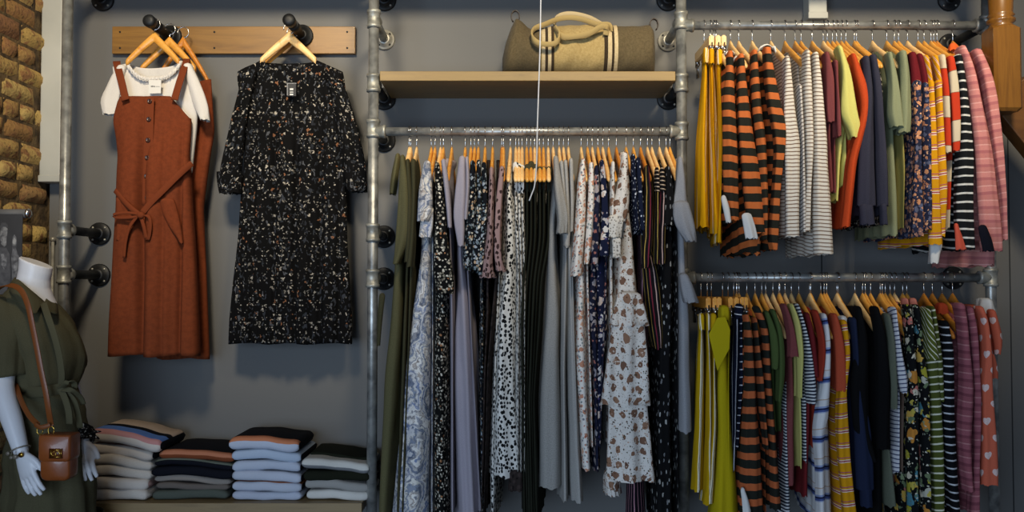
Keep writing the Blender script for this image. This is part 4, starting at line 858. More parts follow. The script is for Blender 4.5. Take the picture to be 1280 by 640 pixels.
# ================================================================ dresses on the pegs (facing the room)
def front_garment(name, cat, label, mat, Yc, rows, top_f, top_b, hy=.035, n=110, fold=.008, lam=.07, frill=0, group=None, pleats=()):
    """rows = outline (photo y, x left, x right) ; top_f/top_b: c in -1..1 -> photo y of the upper edge, front/back"""
    bm = bmesh.new(); uvl = bm.loops.layers.uv.verify()
    R3 = [(Wz(y, Yc), Wx((l+r)/2, y, Yc), (Wx(r, y, Yc)-Wx(l, y, Yc))/2) for y, l, r in rows]; R3 = resample(R3, .012)
    def at(z):
        if z >= R3[0][0]: return R3[0][1], R3[0][2]
        for a, b in zip(R3, R3[1:]):
            if z >= b[0]: k = (a[0]-z)/(a[0]-b[0]); return a[1]+(b[1]-a[1])*k, a[2]+(b[2]-a[2])*k
        return R3[-1][1], R3[-1][2]
    zh = R3[-1][0]; zt = R3[0][0]; m = 64; grid = []; ph = random.Random(len(name)+n).uniform(0, 6)
    cols = []
    for k in range(n+1): a = -PI/2 + PI*k/n; cols.append((math.sin(a), math.cos(a), 1))
    for k in range(1, n): a = PI/2 - PI*k/n; cols.append((math.sin(a), math.cos(a), -1))
    cols.append(cols[0])
    pts = []
    for c, d, side in cols:
        zt_c = Wz((top_f if side > 0 else top_b)(c), Yc); col = []
        for i in range(m+1):
            v = i/m; z = zt_c + (zh - zt_c)*v; xc, hw = at(z)
            g = min(1, max(0, (zt - z)/(zt - zh)))
            A = fold*(.25 + g*1.0); x = xc + hw*c; thick = hy*(.35 + .65*min(1, g*3))
            y = Yc - side*thick*d**.7 - side*A*d*math.sin(2*PI*(x-xc)/lam*(1 - .25*g) + ph + 2*g) - side*A*.22*d*math.sin(2*PI*(x-xc)/lam*2.3+1)
            if side > 0:
                for pp, pw, pd_ in pleats: y += pd_*min(1, g*2.5)*d*math.exp(-((x - Wx(pp, 400, Yc) - (x-xc)*0)/pw)**2)
            wn = mnoise.noise((x*7, side*3, z*2.6 + ph))*.016 + mnoise.noise((x*17, side*3, z*6 + ph))*.006; y -= side*wn*d*min(1, g*2.2)
            zz = z + (.003*math.sin(40*x + ph) if i == m else 0)
            col.append(Vector((x, y, zz)))
        pts.append(col)
    V = [[bm.verts.new(p) for p in col] for col in pts]
    for k in range(len(cols)-1):
        for i in range(m):
            f = bm.faces.new((V[k][i], V[k][i+1], V[k+1][i+1], V[k+1][i]))
            for l, (a, b) in zip(f.loops, ((k,i),(k,i+1),(k+1,i+1),(k+1,i))):
                q = pts[a][b]; l[uvl].uv = (q.x + (0 if cols[min(a, len(cols)-1)][2] > 0 else 1.3), q.z)
    bmesh.ops.remove_doubles(bm, verts=bm.verts, dist=.0002)
    bmesh.ops.recalc_face_normals(bm, faces=bm.faces)
    o = obj(name, bm, mat); m_ = o.modifiers.new('cloth_thickness', 'SOLIDIFY'); m_.thickness = .0015
    recenter(o); tag(o, label, cat, group); return o
def px_tube(parent, name, mat, rows, Y, hy=.04, **k):
    """a hanging sleeve-like loft traced on the plane Y-hy, parented"""
    rr = []
    for q in rows:
        y, l, r = q[:3]; yy = Y - hy; rr.append([Wz(y, yy), Wx((l+r)/2, y, yy), Wx((l+r)/2, y, yy), (Wx(r, y, yy)-Wx(l, y, yy))/2, Y, hy])
    bm = bmesh.new(); loft(bm, rr, 48, k.get('fold', .003), k.get('lam', .05), k.get('seed', 3), False, frill=k.get('frill', 0), cap=k.get('cap', True), hem=.002)
    return obj(name, bm, mat, parent)
RUST = cloth('rust_corduroy', '7a3a1e', [('mel', '612c15', .5, 60)], mel=.25)
TEE = cloth('white_rib_jersey', 'dcd8d2', [('mel', 'cfcac4', .4)])
BFL = cloth('black_meadow_floral', '060607', [('b', 58, .20, ['33363d', '24272d', '4b4d52', '2c3036'], 1.9, .8, (1, .55)),
                                             ('b', 75, .22, ['8f8a82', 'aaa296', '6a665f', '80583f', '8b857c'], 1.8, .27, (1, .8)), ('b', 110, .22, ['6b6965', 'a09a90', '4d4c4b'], .9, .18)])
BTN = plain('tortoiseshell_button', '3a1c10', .3)
Y1 = PEGS[0].y - .15; Y2 = PEGS[1].y - .10
def mix(a, b, t): return a + (b-a)*t
def big_hanger(px, pyr, Y, label, ax0, ax1, peak, tipy, tone, grp='hangers on the two pegs', thick=8.0):
    """hanger seen from the front: arms from (ax0,tipy) over the peak to (ax1,tipy)"""
    t = empty('coat_hanger', W(px, pyr, Y), label, 'hanger', grp); bm = bmesh.new()
    L, P_, R_ = W(ax0, tipy, Y), W((ax0+ax1)/2, peak, Y), W(ax1, tipy, Y); N = 24; rg = []
    for i in range(N+1):
        s = -1 + 2*i/N; x = P_.x + (R_.x-P_.x)*s if s > 0 else P_.x + (P_.x-L.x)*s
        z = P_.z - .010 - (P_.z - L.z)*(abs(s)**1.12) + (.004*(1-abs(s)*8) if abs(s) < .125 else 0); hz = .021 - .007*abs(s); hx = .0085
        rg.append([bm.verts.new((x, Y + hx*math.cos(a) - .012*abs(s), z + hz*math.sin(a))) for a in [2*PI*k/12 for k in range(12)]])
    for i in range(N):
        for k in range(12): bm.faces.new((rg[i][k], rg[i][(k+1)%12], rg[i+1][(k+1)%12], rg[i+1][k]))
    bm.faces.new(rg[0]); bm.faces.new(rg[-1][::-1])
    bmesh.ops.recalc_face_normals(bm, faces=bm.faces); obj('shoulder_arms', bm, tone, t)
    bm = bmesh.new(); c = Vector((P_.x, Y, W(px, pyr, Y).z)); pts = [(P_.x, Y, P_.z - .006), (P_.x, Y, c.z - .028)]
    for i in range(17):
        a = R(-90 + 285*i/16); pts.append((c.x + .021*math.cos(a), Y, c.z + .021*math.sin(a)))
    tube(bm, pts, .0017, 8); obj('hook', bm, M_CHROME, t); return t
def peg_y(i, Y):  # photo pixel of the peg axis at depth Y
    c = PEGS[i]; p = cam_px((c.x, Y, c.z)); return p
def cam_px(p):
    d = Vector(p) - Vector((0, 0, CZ)); v = d.z*math.cos(TH) - d.y*math.sin(TH); w_ = d.y*math.cos(TH) + d.z*math.sin(TH)
    return 640 + F*d.x/w_, 320 - F*v/w_
# --- black floral dress
a = peg_y(1, Y2); big_hanger(a[0], a[1], Y2, 'pale wooden hanger in the black floral dress', 327, 396, 44, 74, M_HANG2)
a = peg_y(1, Y2 + .05); big_hanger(a[0], a[1], Y2 + .05, 'wooden hanger half hidden behind the pale one, right peg', 333, 398, 47, 78, M_HANG)
def neckline(l, r, yl, yr, dip, sh_l, sh_r, Lx, Rx):
    """front edge: shoulders slope from the neck points (l,yl) (r,yr) outward to (Lx,sh_l),(Rx,sh_r); scoop dips to dip"""
    mid, half = (Lx+Rx)/2, (Rx-Lx)/2
    def f(c):
        x = mid + half*c
        if x < l: return mix(yl, sh_l, min(1, (l-x)/(l-Lx)))
        if x > r: return mix(yr, sh_r, min(1, (x-r)/(Rx-r)))
        k = (x-l)/(r-l); return mix(yl, yr, k) + (dip - (yl+yr)/2)*(1-abs(2*k-1)**3.0)
    return f
bd = front_garment('midi_dress', 'dress', 'black long sleeved dress with small pale floral print on the right peg', BFL, Y2,
   [(74,300,424),(95,296,430),(120,300,433),(170,306,433),(210,306,433),(240,302,433),(300,298,434),(350,292,437),(400,287,440),(429,286,440)],
   neckline(327, 396, 77, 76, 84, 90, 90, 300, 424), neckline(327, 396, 76, 75, 78, 90, 90, 300, 424), hy=.05, fold=.008, lam=.075, pleats=((318,.010,.02),(345,.009,.028),(372,.009,.03),(402,.010,.028),(425,.008,.02)))
px_tube(bd, 'sleeve', BFL, [(88,300,322),(110,294,318),(140,286,314),(170,278,309),(200,270,307),(222,265,305),(236,268,303)], Y2 - .02, .032, fold=.006, seed=5)
px_tube(bd, 'sleeve', BFL, [(88,402,426),(110,408,433),(140,414,443),(170,420,450),(200,426,458),(222,428,461),(237,432,459)], Y2 - .02, .032, fold=.006, seed=9)
px_tube(bd, 'cuff_frill', BFL, [(214,264,306),(226,263,306),(241,268,303)], Y2 - .022, .034, frill=.005, seed=6, cap=False)
px_tube(bd, 'cuff_frill', BFL, [(214,427,461),(226,427,462),(239,430,459)], Y2 - .022, .034, frill=.005, seed=7, cap=False)
tg = obj('size_tag', flat_poly([(359,104),(370,104),(370,120),(359,120)], Y2 - .062, .001), plain('black_card', '1c1d20', .6), bd, smooth=False)
bd_loc = bd.location.copy()
WP = plain('white_ink', 'c9c9c6', .7)
def sub(parent, name, bm, mat, base): # child of a child; geometry in world space
    me_o = obj(name, bm, mat, None, smooth=False); me_o.data.transform(Matrix.Translation(-base)); me_o.parent = parent; return me_o
bm = bmesh.new()
for y0, y1 in ((110.4,112.8),(114.6,115.6),(117,119)):
    p, q = W(362.3, y1, Y2-.0632), W(366.6, y0, Y2-.0632); box(bm, p.x, q.x, p.y-.0004, p.y, p.z, q.z)
sub(tg, 'printed_mark', bm, WP, bd_loc)
bm = bmesh.new(); e = [(358.6,103.6),(370.4,103.6),(370.4,104.6),(359.8,104.6),(359.8,119),(358.6,119)]
sub(tg, 'tag_edge', flat_poly(e, Y2-.063, .0005), plain('grey_card_edge', '77787a', .6), bd_loc)
# --- rust pinafores over white tee
a = peg_y(0, Y1 - .02); big_hanger(a[0], a[1], Y1 - .02, 'orange wooden hanger at the front of the left peg', 160, 226, 44, 76, M_HANG)
a = peg_y(0, Y1 + .045); big_hanger(a[0], a[1], Y1 + .045, 'wooden hanger second on the left peg', 178, 246, 50, 84, M_HANG)
a = peg_y(0, Y1 + .09); big_hanger(a[0], a[1], Y1 + .09, 'wooden hanger nearest the board on the left peg', 196, 262, 50, 100, M_HANG3)
front_garment('pinafore_dress', 'dress', 'second rust pinafore dress hanging behind the first on the left peg', RUST, Y1 + .075,
   [(100,235,264),(150,226,267),(165,224,268),(200,216,262),(260,206,254),(340,200,258),(448,196,262)], lambda c: 103-4*c, lambda c: 104, hy=.03, fold=.008, lam=.05)
tee = front_garment('t_shirt', 't-shirt', 'white frilled t-shirt under the rust pinafore dress', TEE, Y1,
   [(76,140,240),(95,142,244),(130,148,248),(160,150,246),(215,152,240)], neckline(160, 226, 80, 76, 97, 84, 82, 140, 240), neckline(160, 226, 79, 75, 84, 84, 82, 140, 240), hy=.03, fold=.003)
px_tube(tee, 'sleeve', TEE, [(83,143,157),(95,134,155),(110,125,153),(122,119,151),(133,117,149),(142,124,147)], Y1 - .01, .028, frill=.004, seed=12)
px_tube(tee, 'sleeve', TEE, [(81,226,240),(95,228,248),(110,231,255),(125,234,261),(138,238,264),(149,246,262)], Y1 - .01, .028, frill=.004, seed=13)
pts = []
nl = neckline(160, 226, 80, 76, 97, 84, 82, 140, 240)
for i in range(61):
    x = 160 + 66*i/60; c = (x-190)/50; y = nl(c) + 1.2 + .9*math.sin(i*1.9); pts.append(W(x, y, Y1 - .036 + .003*math.sin(i*1.3)))
bm = bmesh.new(); ribbon(bm, pts, .011, .004, (0, 0, 1)); obj('frilled_neck_edge', bm, TEE, tee)
pts2 = [p + Vector((0, -.001, -.009)) for p in pts]; bm = bmesh.new(); tube(bm, pts2, .0016, 6); obj('frilled_neck_edge', bm, TEE, tee)
pd = front_garment('pinafore_dress', 'dress', 'rust corduroy button pinafore dress with tied waist on the left peg', RUST, Y1 - .045,
   [(121,149,232),(130,147,235),(145,143,238),(152,142,239),(170,146,238),(195,149,236),(215,148,238),(260,147,240),(300,144,243),(360,141,246),(410,138,248),(444,137,249)],
   lambda c: 121.5 + max(0, c-.6)*68 + max(0, -.93-c)*120, lambda c: 132 + abs(c)*16, hy=.055, fold=.010, lam=.12, pleats=((180,.016,.045),(208,.010,.012),(228,.009,.028)))
base = pd.location.copy()
for (x0, y0, x1, y1) in ((146, 79, 157, 123), (233, 76, 218, 123)):
    pts = smooth_path([W(x0, y0-2, Y1 + .02), W(x0, y0, Y1 - .012), W(mix(x0, x1, .3), mix(y0, y1, .3), Y1 - .05), W(mix(x0, x1, .65), mix(y0, y1, .65), Y1 - .07), W(x1, y1+2, Y1 - .086)], 5)
    bm = bmesh.new(); uvl = bm.loops.layers.uv.verify(); ribbon(bm, pts, .026, .004, (1, 0, 0)); obj('shoulder_strap', bm, RUST, pd)
for x, y in ((187,126.5),(186,149),(185,175),(184,197),(183,220),(184,247)):
    bm = bmesh.new(); c = W(x, y, Y1 - .092); lathe(bm, [(0,.0075),(.002,.0085),(.0035,.0075),(.0035,.0055),(.0025,.004),(.0025,.0005)], c, (0,-1,0), 16); obj('button', bm, BTN, pd)
bm = bmesh.new(); pts = [W(187 - 3.5*i/20, 122 + 135*i/20, Y1 - .0885) for i in range(21)]; ribbon(bm, pts, .034, .003, (1,0,0)); obj('button_placket', bm, RUST, pd)
def belt(name, path, wd, rad=0, Yo=-.1):
    bm = bmesh.new(); bm.loops.layers.uv.verify(); ribbon(bm, smooth_path([W(x, y, Y1 + Yo + dy) for x, y, dy in path], 5), wd, .006, (.1, 0, 1)); return obj(name, bm, RUST, pd)
belt('waist_sash', [(240,204,.02),(226,216,0),(205,237,-.01),(190,252,-.012),(178,266,-.012)], .022)
belt('waist_sash', [(144,238,.02),(154,250,0),(164,260,-.01),(174,268,-.012)], .018)
for pth, wd in (([(174,268,-.014),(160,266,-.022),(143,268,-.016),(146,272,-.012),(162,272,-.018),(174,270,-.012)], .010),
                ([(176,269,-.014),(186,271,-.024),(188,284,-.024),(185,300,-.016),(181,290,-.014),(178,274,-.012)], .011),
                ([(176,270,-.016),(180,284,-.02),(183,298,-.016)], .012), ([(172,270,-.014),(162,284,-.014),(157,302,-.012),(155,322,-.008)], .011)):
    bm = bmesh.new(); ribbon(bm, smooth_path([W(x, y, Y1 - .1 + d) for x, y, d in pth], 5), wd, .005, (.2, 0, 1) if abs(pth[0][1]-pth[-1][1]) < 8 and pth[1][0] < 165 else (1, 0, 0)); obj('bow_loop', bm, RUST, pd)
bm = bmesh.new(); bmesh.ops.create_icosphere(bm, subdivisions=3, radius=.014, matrix=Matrix.Translation(W(176, 269, Y1 - .122)) @ Matrix.Diagonal((1, .7, .9, 1))); obj('bow_knot', bm, RUST, pd)
# pocket pouch on the hip
px_tube(pd, 'pocket', RUST, [(250,196,219),(256,196,221),(275,203,226),(295,215,229),(304,223,229)], Y1 - .080, .022, fold=.001, lam=.1)
px_tube(pd, 'pocket', RUST, [(248,142,156),(256,142,157),(275,143,158),(300,143,151)], Y1 - .075, .018, fold=.001, lam=.1)
tgt = obj('price_tag', flat_poly([(186,100),(201.5,100),(201,116.5),(185.5,117)], Y1 - .062, .0012), plain('white_card', 'd8d6d0', .6), tee, smooth=False)
bm = bmesh.new(); xs = 188.6
for ch in ('m','b','m'):
    w_ = 1.5 if ch == 'm' else 1.2
    for i in range(3 if ch == 'm' else 2):
        p, q = W(xs + i*w_*.42, 109.0, Y1 - .0624), W(xs + i*w_*.42 + .34, 107.4 if not (ch == 'b' and i == 0) else 106.8, Y1 - .0624); box(bm, p.x, q.x, p.y - .0003, p.y, p.z, q.z)
    p, q = W(xs, 107.9, Y1-.0624), W(xs + w_*.95, 107.4, Y1-.0624); box(bm, p.x, q.x, p.y-.0003, p.y, p.z, q.z); xs += w_ + .35
sub(tgt, 'printed_mark', bm, plain('dark_ink', '3b3b3c', .7), tee.location.copy())
bm = bmesh.new(); p, q = W(194.5, 108.6, Y1-.0624), W(199.5, 107.7, Y1-.0624); box(bm, p.x, q.x, p.y-.0003, p.y, p.z, q.z); sub(tgt, 'printed_mark', bm, plain('pale_ink', 'aaa9a4', .7), tee.location.copy())
t2 = bpy.data.objects

# ================================================================ duffel bag on the shelf
def canvas(name, c1, c2): return cloth(name, c1, [('mel', c2, .7, 120)], weave=700, mel=.25, sheen=.05)
BOL = canvas('olive_canvas', '675a41', '4f452f'); BTAN = canvas('tan_canvas', 'b7a06c', '9c8553'); BWEB = canvas('cream_web', 'd2bf97', 'bda77c'); BBRN = canvas('brown_web', '3f3324', '33291c')
LEA = plain('dark_leather', '2a1c12', .45, 0, (80, .3, .002))
Yb = 3.315; zb = ZS
bag = empty('duffel_bag', (W(722, 88, Yb).x, Yb, zb), 'olive and tan canvas duffel bag with cream stripes on the shelf', 'bag')
TOPS = [(628,72),(632,55),(638,38),(645,23),(652,27),(660,35),(672,39),(690,36),(710,33),(740,33),(765,34),(785,35),(800,34.5),(812,32.5),(817,36),(819,50)]
def top_at(px):
    for (a, b), (c, d) in zip(TOPS, TOPS[1:]):
        if px <= c: return b + (d-b)*max(0, (px-a))/(c-a)
    return TOPS[-1][1]
def bag_seg(name, p0, p1, mat, grow=0, cap=False, st=2.0):
    bm = bmesh.new(); uvl = bm.loops.layers.uv.verify(); n = 36; k = max(2, int((p1-p0)/st)); rg = []
    for i in range(k+1):
        px = p0 + (p1-p0)*i/k; Yf = Yb - .10; zt = Wz(top_at(px), Yb - .02); x = Wx(px, 60, Yf + .03); h = (zt - zb)/2 + grow
        e = min((px-626)/14, (820.5-px)/10, 1); hy = .125*math.sqrt(max(.05, 1-(1-e)**2)) + grow
        hl = h
        ring = []
        for j in range(n):
            a = 2*PI*j/n; c, s = math.cos(a), math.sin(a); c_ = math.copysign(abs(c)**.72, c); s_ = math.copysign(abs(s)**.72, s)
            wr = (.004*math.sin(px*.13 + 3*a) + .002*math.sin(px*.33 + 5*a + 1))*(1 - .8*max(0, s))
            top_n = 1 - .35*max(0, s_)*(1 if px < 665 else .3)
            ring.append(bm.verts.new((x, Yb + (hy*top_n + wr)*c_, max(zb + .0005, zb + h*(1 + s_) - grow + wr*(s_ > -.5)))))
        rg.append(ring)
    for i in range(k):
        for j in range(n):
            f = bm.faces.new((rg[i][j], rg[i][(j+1)%n], rg[i+1][(j+1)%n], rg[i+1][j]))
            for l, (a, b) in zip(f.loops, ((i,j),(i,j+1),(i+1,j+1),(i+1,j))): l[uvl].uv = (p0/340 + (p1-p0)*a/k/340, b*.02)
    for ring, fl in ((rg[0], False), (rg[-1], True)):
        if cap: bm.faces.new(ring if not fl else ring[::-1])
    bmesh.ops.recalc_face_normals(bm, faces=bm.faces); return obj(name, bm, mat, bag)
bag_seg('end_section', 628, 676, BOL, cap=True); bag_seg('centre_section', 676, 768, BTAN); bag_seg('end_section', 768, 819, BOL, cap=True)
for a, b, m in ((677,681,BWEB),(681,684.5,BBRN),(684.5,688.5,BWEB),(688.5,692,BBRN),(753.5,758,BBRN),(758,763,BWEB),(763,766,BBRN),(766,770.5,BWEB)):
    bag_seg('web_stripe', a, b, m, .003, st=1.5)
def handle(path, w_=.026, mat=BTAN):
    bm = bmesh.new(); bm.loops.layers.uv.verify(); ribbon(bm, smooth_path([W(x, y, Y) for x, y, Y in path], 7), w_, .006, lambda t: Vector((0, -.35, 1))); return obj('handle', bm, mat, bag)
handle([(757,44,3.185),(758,34,3.175),(750,34,3.17),(738,41,3.165),(722,45,3.165),(706,46,3.165),(698,42,3.17)], .020)
handle([(764,40,3.20),(761,31,3.20),(745,30,3.22),(727,24,3.25),(712,22,3.26),(697,24,3.25),(682,30,3.22),(668,36,3.19),(665,46,3.165),(674,54,3.155),(690,55,3.155),(698,50,3.155),(699,42,3.17),(694,34,3.20)], .018)
handle([(752,31,3.33),(735,22,3.35),(713,17.5,3.36),(698,21,3.35),(692,30,3.33)], .020, BWEB)
bm = bmesh.new(); pts = [W(x, y, 3.16) for x, y in ((683,57),(686,66),(686,76),(686,86))]
for (px, py, s) in ((645.5,21,-1),(816,31,1)):
    bm = bmesh.new(); c = W(px, py, Yb); pts = [c + Vector((.015*math.cos(a) + s*.004, 0, .022*math.sin(a))) for a in [R(-60 + 300*i/16) for i in range(17)]]
    ribbon(bm, pts, .016, .004, (0, 1, 0)); obj('end_loop', bm, LEA, bag)

# ================================================================ folded jumper stacks
def folded(px0, px1, ybot, th, mat, label, group, Yf=3.2, dep=.25, name='folded_jumper', tilt=0.0, seed=0, edge=None, sag=.0, crown=.0, n_fold=2, zbase=None):
    """one folded garment: a padded slab whose front edge is rolled; ends show the layers"""
    X0, X1 = Wx(px0, ybot, Yf), Wx(px1, ybot, Yf); z0 = Wz(ybot, Yf) if zbase is None else zbase; H = th; r = random.Random(seed + 50)
    bm = bmesh.new(); uvl = bm.loops.layers.uv.verify(); nx = 34; prof_ = []
    m = 14
    for i in range(m+1):
        a = -PI/2 + PI*i/m; prof_.append((-(math.cos(a)**.8)*H*.55, H/2 + H/2*math.copysign(abs(math.sin(a))**.8, math.sin(a))))
    prof_ = [(dep*.9, 0)] + [(dep*f, 0) for f in (.5,.15)] + prof_ + [(dep*f, H) for f in (.15,.5,.9)] + [(dep, H*.5)]
    p1, p2, p3 = r.uniform(0,6), r.uniform(0,6), r.uniform(0,6); rg = []
    arc = [0]
    for (a, b), (c, d) in zip(prof_, prof_[1:]): arc.append(arc[-1] + math.hypot(c-a, d-b))
    for i in range(nx+1):
        u = i/nx; x = X0 + (X1-X0)*u; endr = min(1, u*9, (1-u)*9); er = math.sqrt(max(0, 1-(1-endr)**2)); er = .55 + .45*er
        dz = tilt*(u-.5) + .003*math.sin(u*4+p1) + .0012*math.sin(u*9+p2) + crown*math.sin(PI*min(1, u*1.15)); dyy = .006*math.sin(u*7+p2) - .008*(1-er)
        ring = []
        for (y, z) in prof_:
            zz = z0 + H/2 + (z-H/2)*er + dz
            ring.append(bm.verts.new((x, Yf + .02 + y - dyy, zz + .0007*math.sin(u*17+z*40+p3))))
        rg.append(ring)
    k = len(prof_)
    for i in range(nx):
        for j in range(k):
            f = bm.faces.new((rg[i][j], rg[i][(j+1)%k], rg[i+1][(j+1)%k], rg[i+1][j]))
            for l, (a, b) in zip(f.loops, ((i,j),(i,j+1 if j < k-1 else k-1),(i+1,j+1 if j < k-1 else k-1),(i+1,j))): l[uvl].uv = ((X1-X0)*a/nx, arc[b])
    bm.faces.new(rg[0]); bm.faces.new(rg[-1][::-1]); bmesh.ops.recalc_face_normals(bm, faces=bm.faces)
    o = recenter(obj(name, bm, mat)); 
    if seed % 1 == 0: o.name = name
    tag(o, label, 'jumper', group); return o, z0, H
KN = lambda nm, c, l=(): cloth(nm, c, l, weave=350, mel=.15)
K_CREAM = KN('cream_knit', 'cfc8bf', [('mel', 'c0b8af', .5)]); K_BLUEW = KN('icy_blue_knit', 'b9c0d0', [('mel', 'abb3c6', .4)]); K_NAVY = KN('navy_knit', '11131d'); K_GREEN = KN('grey_green_knit', '565c54', [('mel', '4a5049', .5)])
K_OLV = KN('black_olive_knit', '1b1e14'); K_GREY = KN('warm_grey_knit', '958c84'); K_WHITE = KN('off_white_knit', 'd4d1ca'); K_TAUPE = KN('taupe_knit', '6c645e')
def arc_bands(nm, th, dep, bands):
    """fabric whose colour bands run along the fold; bands from the underside to the top (metres along the roll)"""
    return KN(nm, 'cccccc', [('h', bands)])
def arcpos(th, dep=.25): return dep*.9 + .0
TS = lambda th: .25*.9 - 0 + .0
zf = ZF
# the roll begins at arc .225, half the roll is ~ th*1.5
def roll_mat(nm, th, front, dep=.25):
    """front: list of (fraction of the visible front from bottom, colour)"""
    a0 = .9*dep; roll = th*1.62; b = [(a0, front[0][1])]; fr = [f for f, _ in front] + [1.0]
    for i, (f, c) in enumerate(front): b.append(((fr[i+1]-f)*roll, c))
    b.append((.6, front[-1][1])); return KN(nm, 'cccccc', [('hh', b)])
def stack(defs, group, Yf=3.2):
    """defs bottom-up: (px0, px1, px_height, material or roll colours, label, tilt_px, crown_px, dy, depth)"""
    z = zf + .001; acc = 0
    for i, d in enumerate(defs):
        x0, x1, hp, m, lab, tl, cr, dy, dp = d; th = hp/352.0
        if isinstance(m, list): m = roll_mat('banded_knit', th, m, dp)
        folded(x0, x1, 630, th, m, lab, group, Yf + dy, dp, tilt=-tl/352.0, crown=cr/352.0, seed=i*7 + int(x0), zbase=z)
        z += th*.97 + .0005
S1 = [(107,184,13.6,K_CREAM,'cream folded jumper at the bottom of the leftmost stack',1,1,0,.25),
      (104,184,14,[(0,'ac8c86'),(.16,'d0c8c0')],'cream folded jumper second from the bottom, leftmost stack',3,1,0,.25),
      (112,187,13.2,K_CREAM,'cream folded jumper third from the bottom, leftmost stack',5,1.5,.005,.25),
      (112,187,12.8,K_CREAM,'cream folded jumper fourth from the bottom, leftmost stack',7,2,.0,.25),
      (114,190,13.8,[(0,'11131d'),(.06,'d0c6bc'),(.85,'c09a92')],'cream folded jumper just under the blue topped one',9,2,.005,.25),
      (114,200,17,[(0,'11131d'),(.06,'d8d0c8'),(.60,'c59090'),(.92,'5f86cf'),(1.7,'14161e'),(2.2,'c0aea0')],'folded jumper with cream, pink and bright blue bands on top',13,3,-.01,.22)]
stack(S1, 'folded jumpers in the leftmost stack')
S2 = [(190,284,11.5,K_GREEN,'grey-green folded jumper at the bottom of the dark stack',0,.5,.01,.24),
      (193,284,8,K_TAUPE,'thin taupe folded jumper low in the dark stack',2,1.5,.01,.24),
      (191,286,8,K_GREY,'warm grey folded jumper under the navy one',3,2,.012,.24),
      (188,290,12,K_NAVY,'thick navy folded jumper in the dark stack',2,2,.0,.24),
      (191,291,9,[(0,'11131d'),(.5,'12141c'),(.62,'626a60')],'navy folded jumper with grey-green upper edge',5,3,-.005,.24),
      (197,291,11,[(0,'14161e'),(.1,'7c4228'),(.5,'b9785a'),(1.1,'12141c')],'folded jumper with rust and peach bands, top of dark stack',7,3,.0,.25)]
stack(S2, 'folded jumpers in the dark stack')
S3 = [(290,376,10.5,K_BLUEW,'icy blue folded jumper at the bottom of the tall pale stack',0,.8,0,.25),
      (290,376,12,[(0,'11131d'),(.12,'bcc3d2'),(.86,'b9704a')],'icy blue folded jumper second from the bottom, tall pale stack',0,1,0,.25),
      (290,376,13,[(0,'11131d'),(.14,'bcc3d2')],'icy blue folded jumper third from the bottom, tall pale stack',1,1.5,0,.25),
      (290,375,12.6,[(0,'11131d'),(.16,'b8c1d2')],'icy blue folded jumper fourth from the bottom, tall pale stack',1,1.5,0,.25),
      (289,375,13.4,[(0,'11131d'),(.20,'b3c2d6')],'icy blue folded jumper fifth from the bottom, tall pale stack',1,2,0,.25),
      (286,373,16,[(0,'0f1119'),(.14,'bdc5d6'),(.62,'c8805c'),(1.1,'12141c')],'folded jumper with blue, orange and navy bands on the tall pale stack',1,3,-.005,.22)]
stack(S3, 'folded jumpers in the tall pale stack')
S4 = [(383,460,11.5,K_WHITE,'off-white folded jumper at the bottom of the rightmost stack',-1,1,0,.25),
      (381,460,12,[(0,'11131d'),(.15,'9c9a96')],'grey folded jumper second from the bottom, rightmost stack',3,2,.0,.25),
      (379,461,12.5,K_OLV,'black olive folded jumper in the middle of the rightmost stack',3,1,.0,.25),
      (377,461,13,[(0,'7a7c7f'),(.4,'cfcdc6')],'off-white and grey folded jumper high in the rightmost stack',5,2,.0,.25),
      (386,460,4,K_OLV,'thin black olive jumper on top of the rightmost stack',5,1,.05,.20)]
stack(S4, 'folded jumpers in the rightmost stack')

# ================================================================ mannequin
YM = 2.95
M_MANN = plain('white_gloss_mannequin', 'e2e4ea', .35, 0, None, None, .4)
MX = lambda px, py, dy=0: W(px, py, YM + dy)
man = empty('mannequin', (MX(48, 640).x, YM + .02, 0), 'headless white mannequin in olive jumpsuit at the left', 'mannequin')
bm = bmesh.new()
def limb(pts, rads, n=20, flat=1.0): tube(bm, smooth_path(pts, 5), [r for r in interp(rads, 5)], n, True, flat)
def interp(v, k):
    out = []
    for a, b in zip(v, v[1:]): out += [a + (b-a)*j/k for j in range(k)]
    return out + [v[-1]]
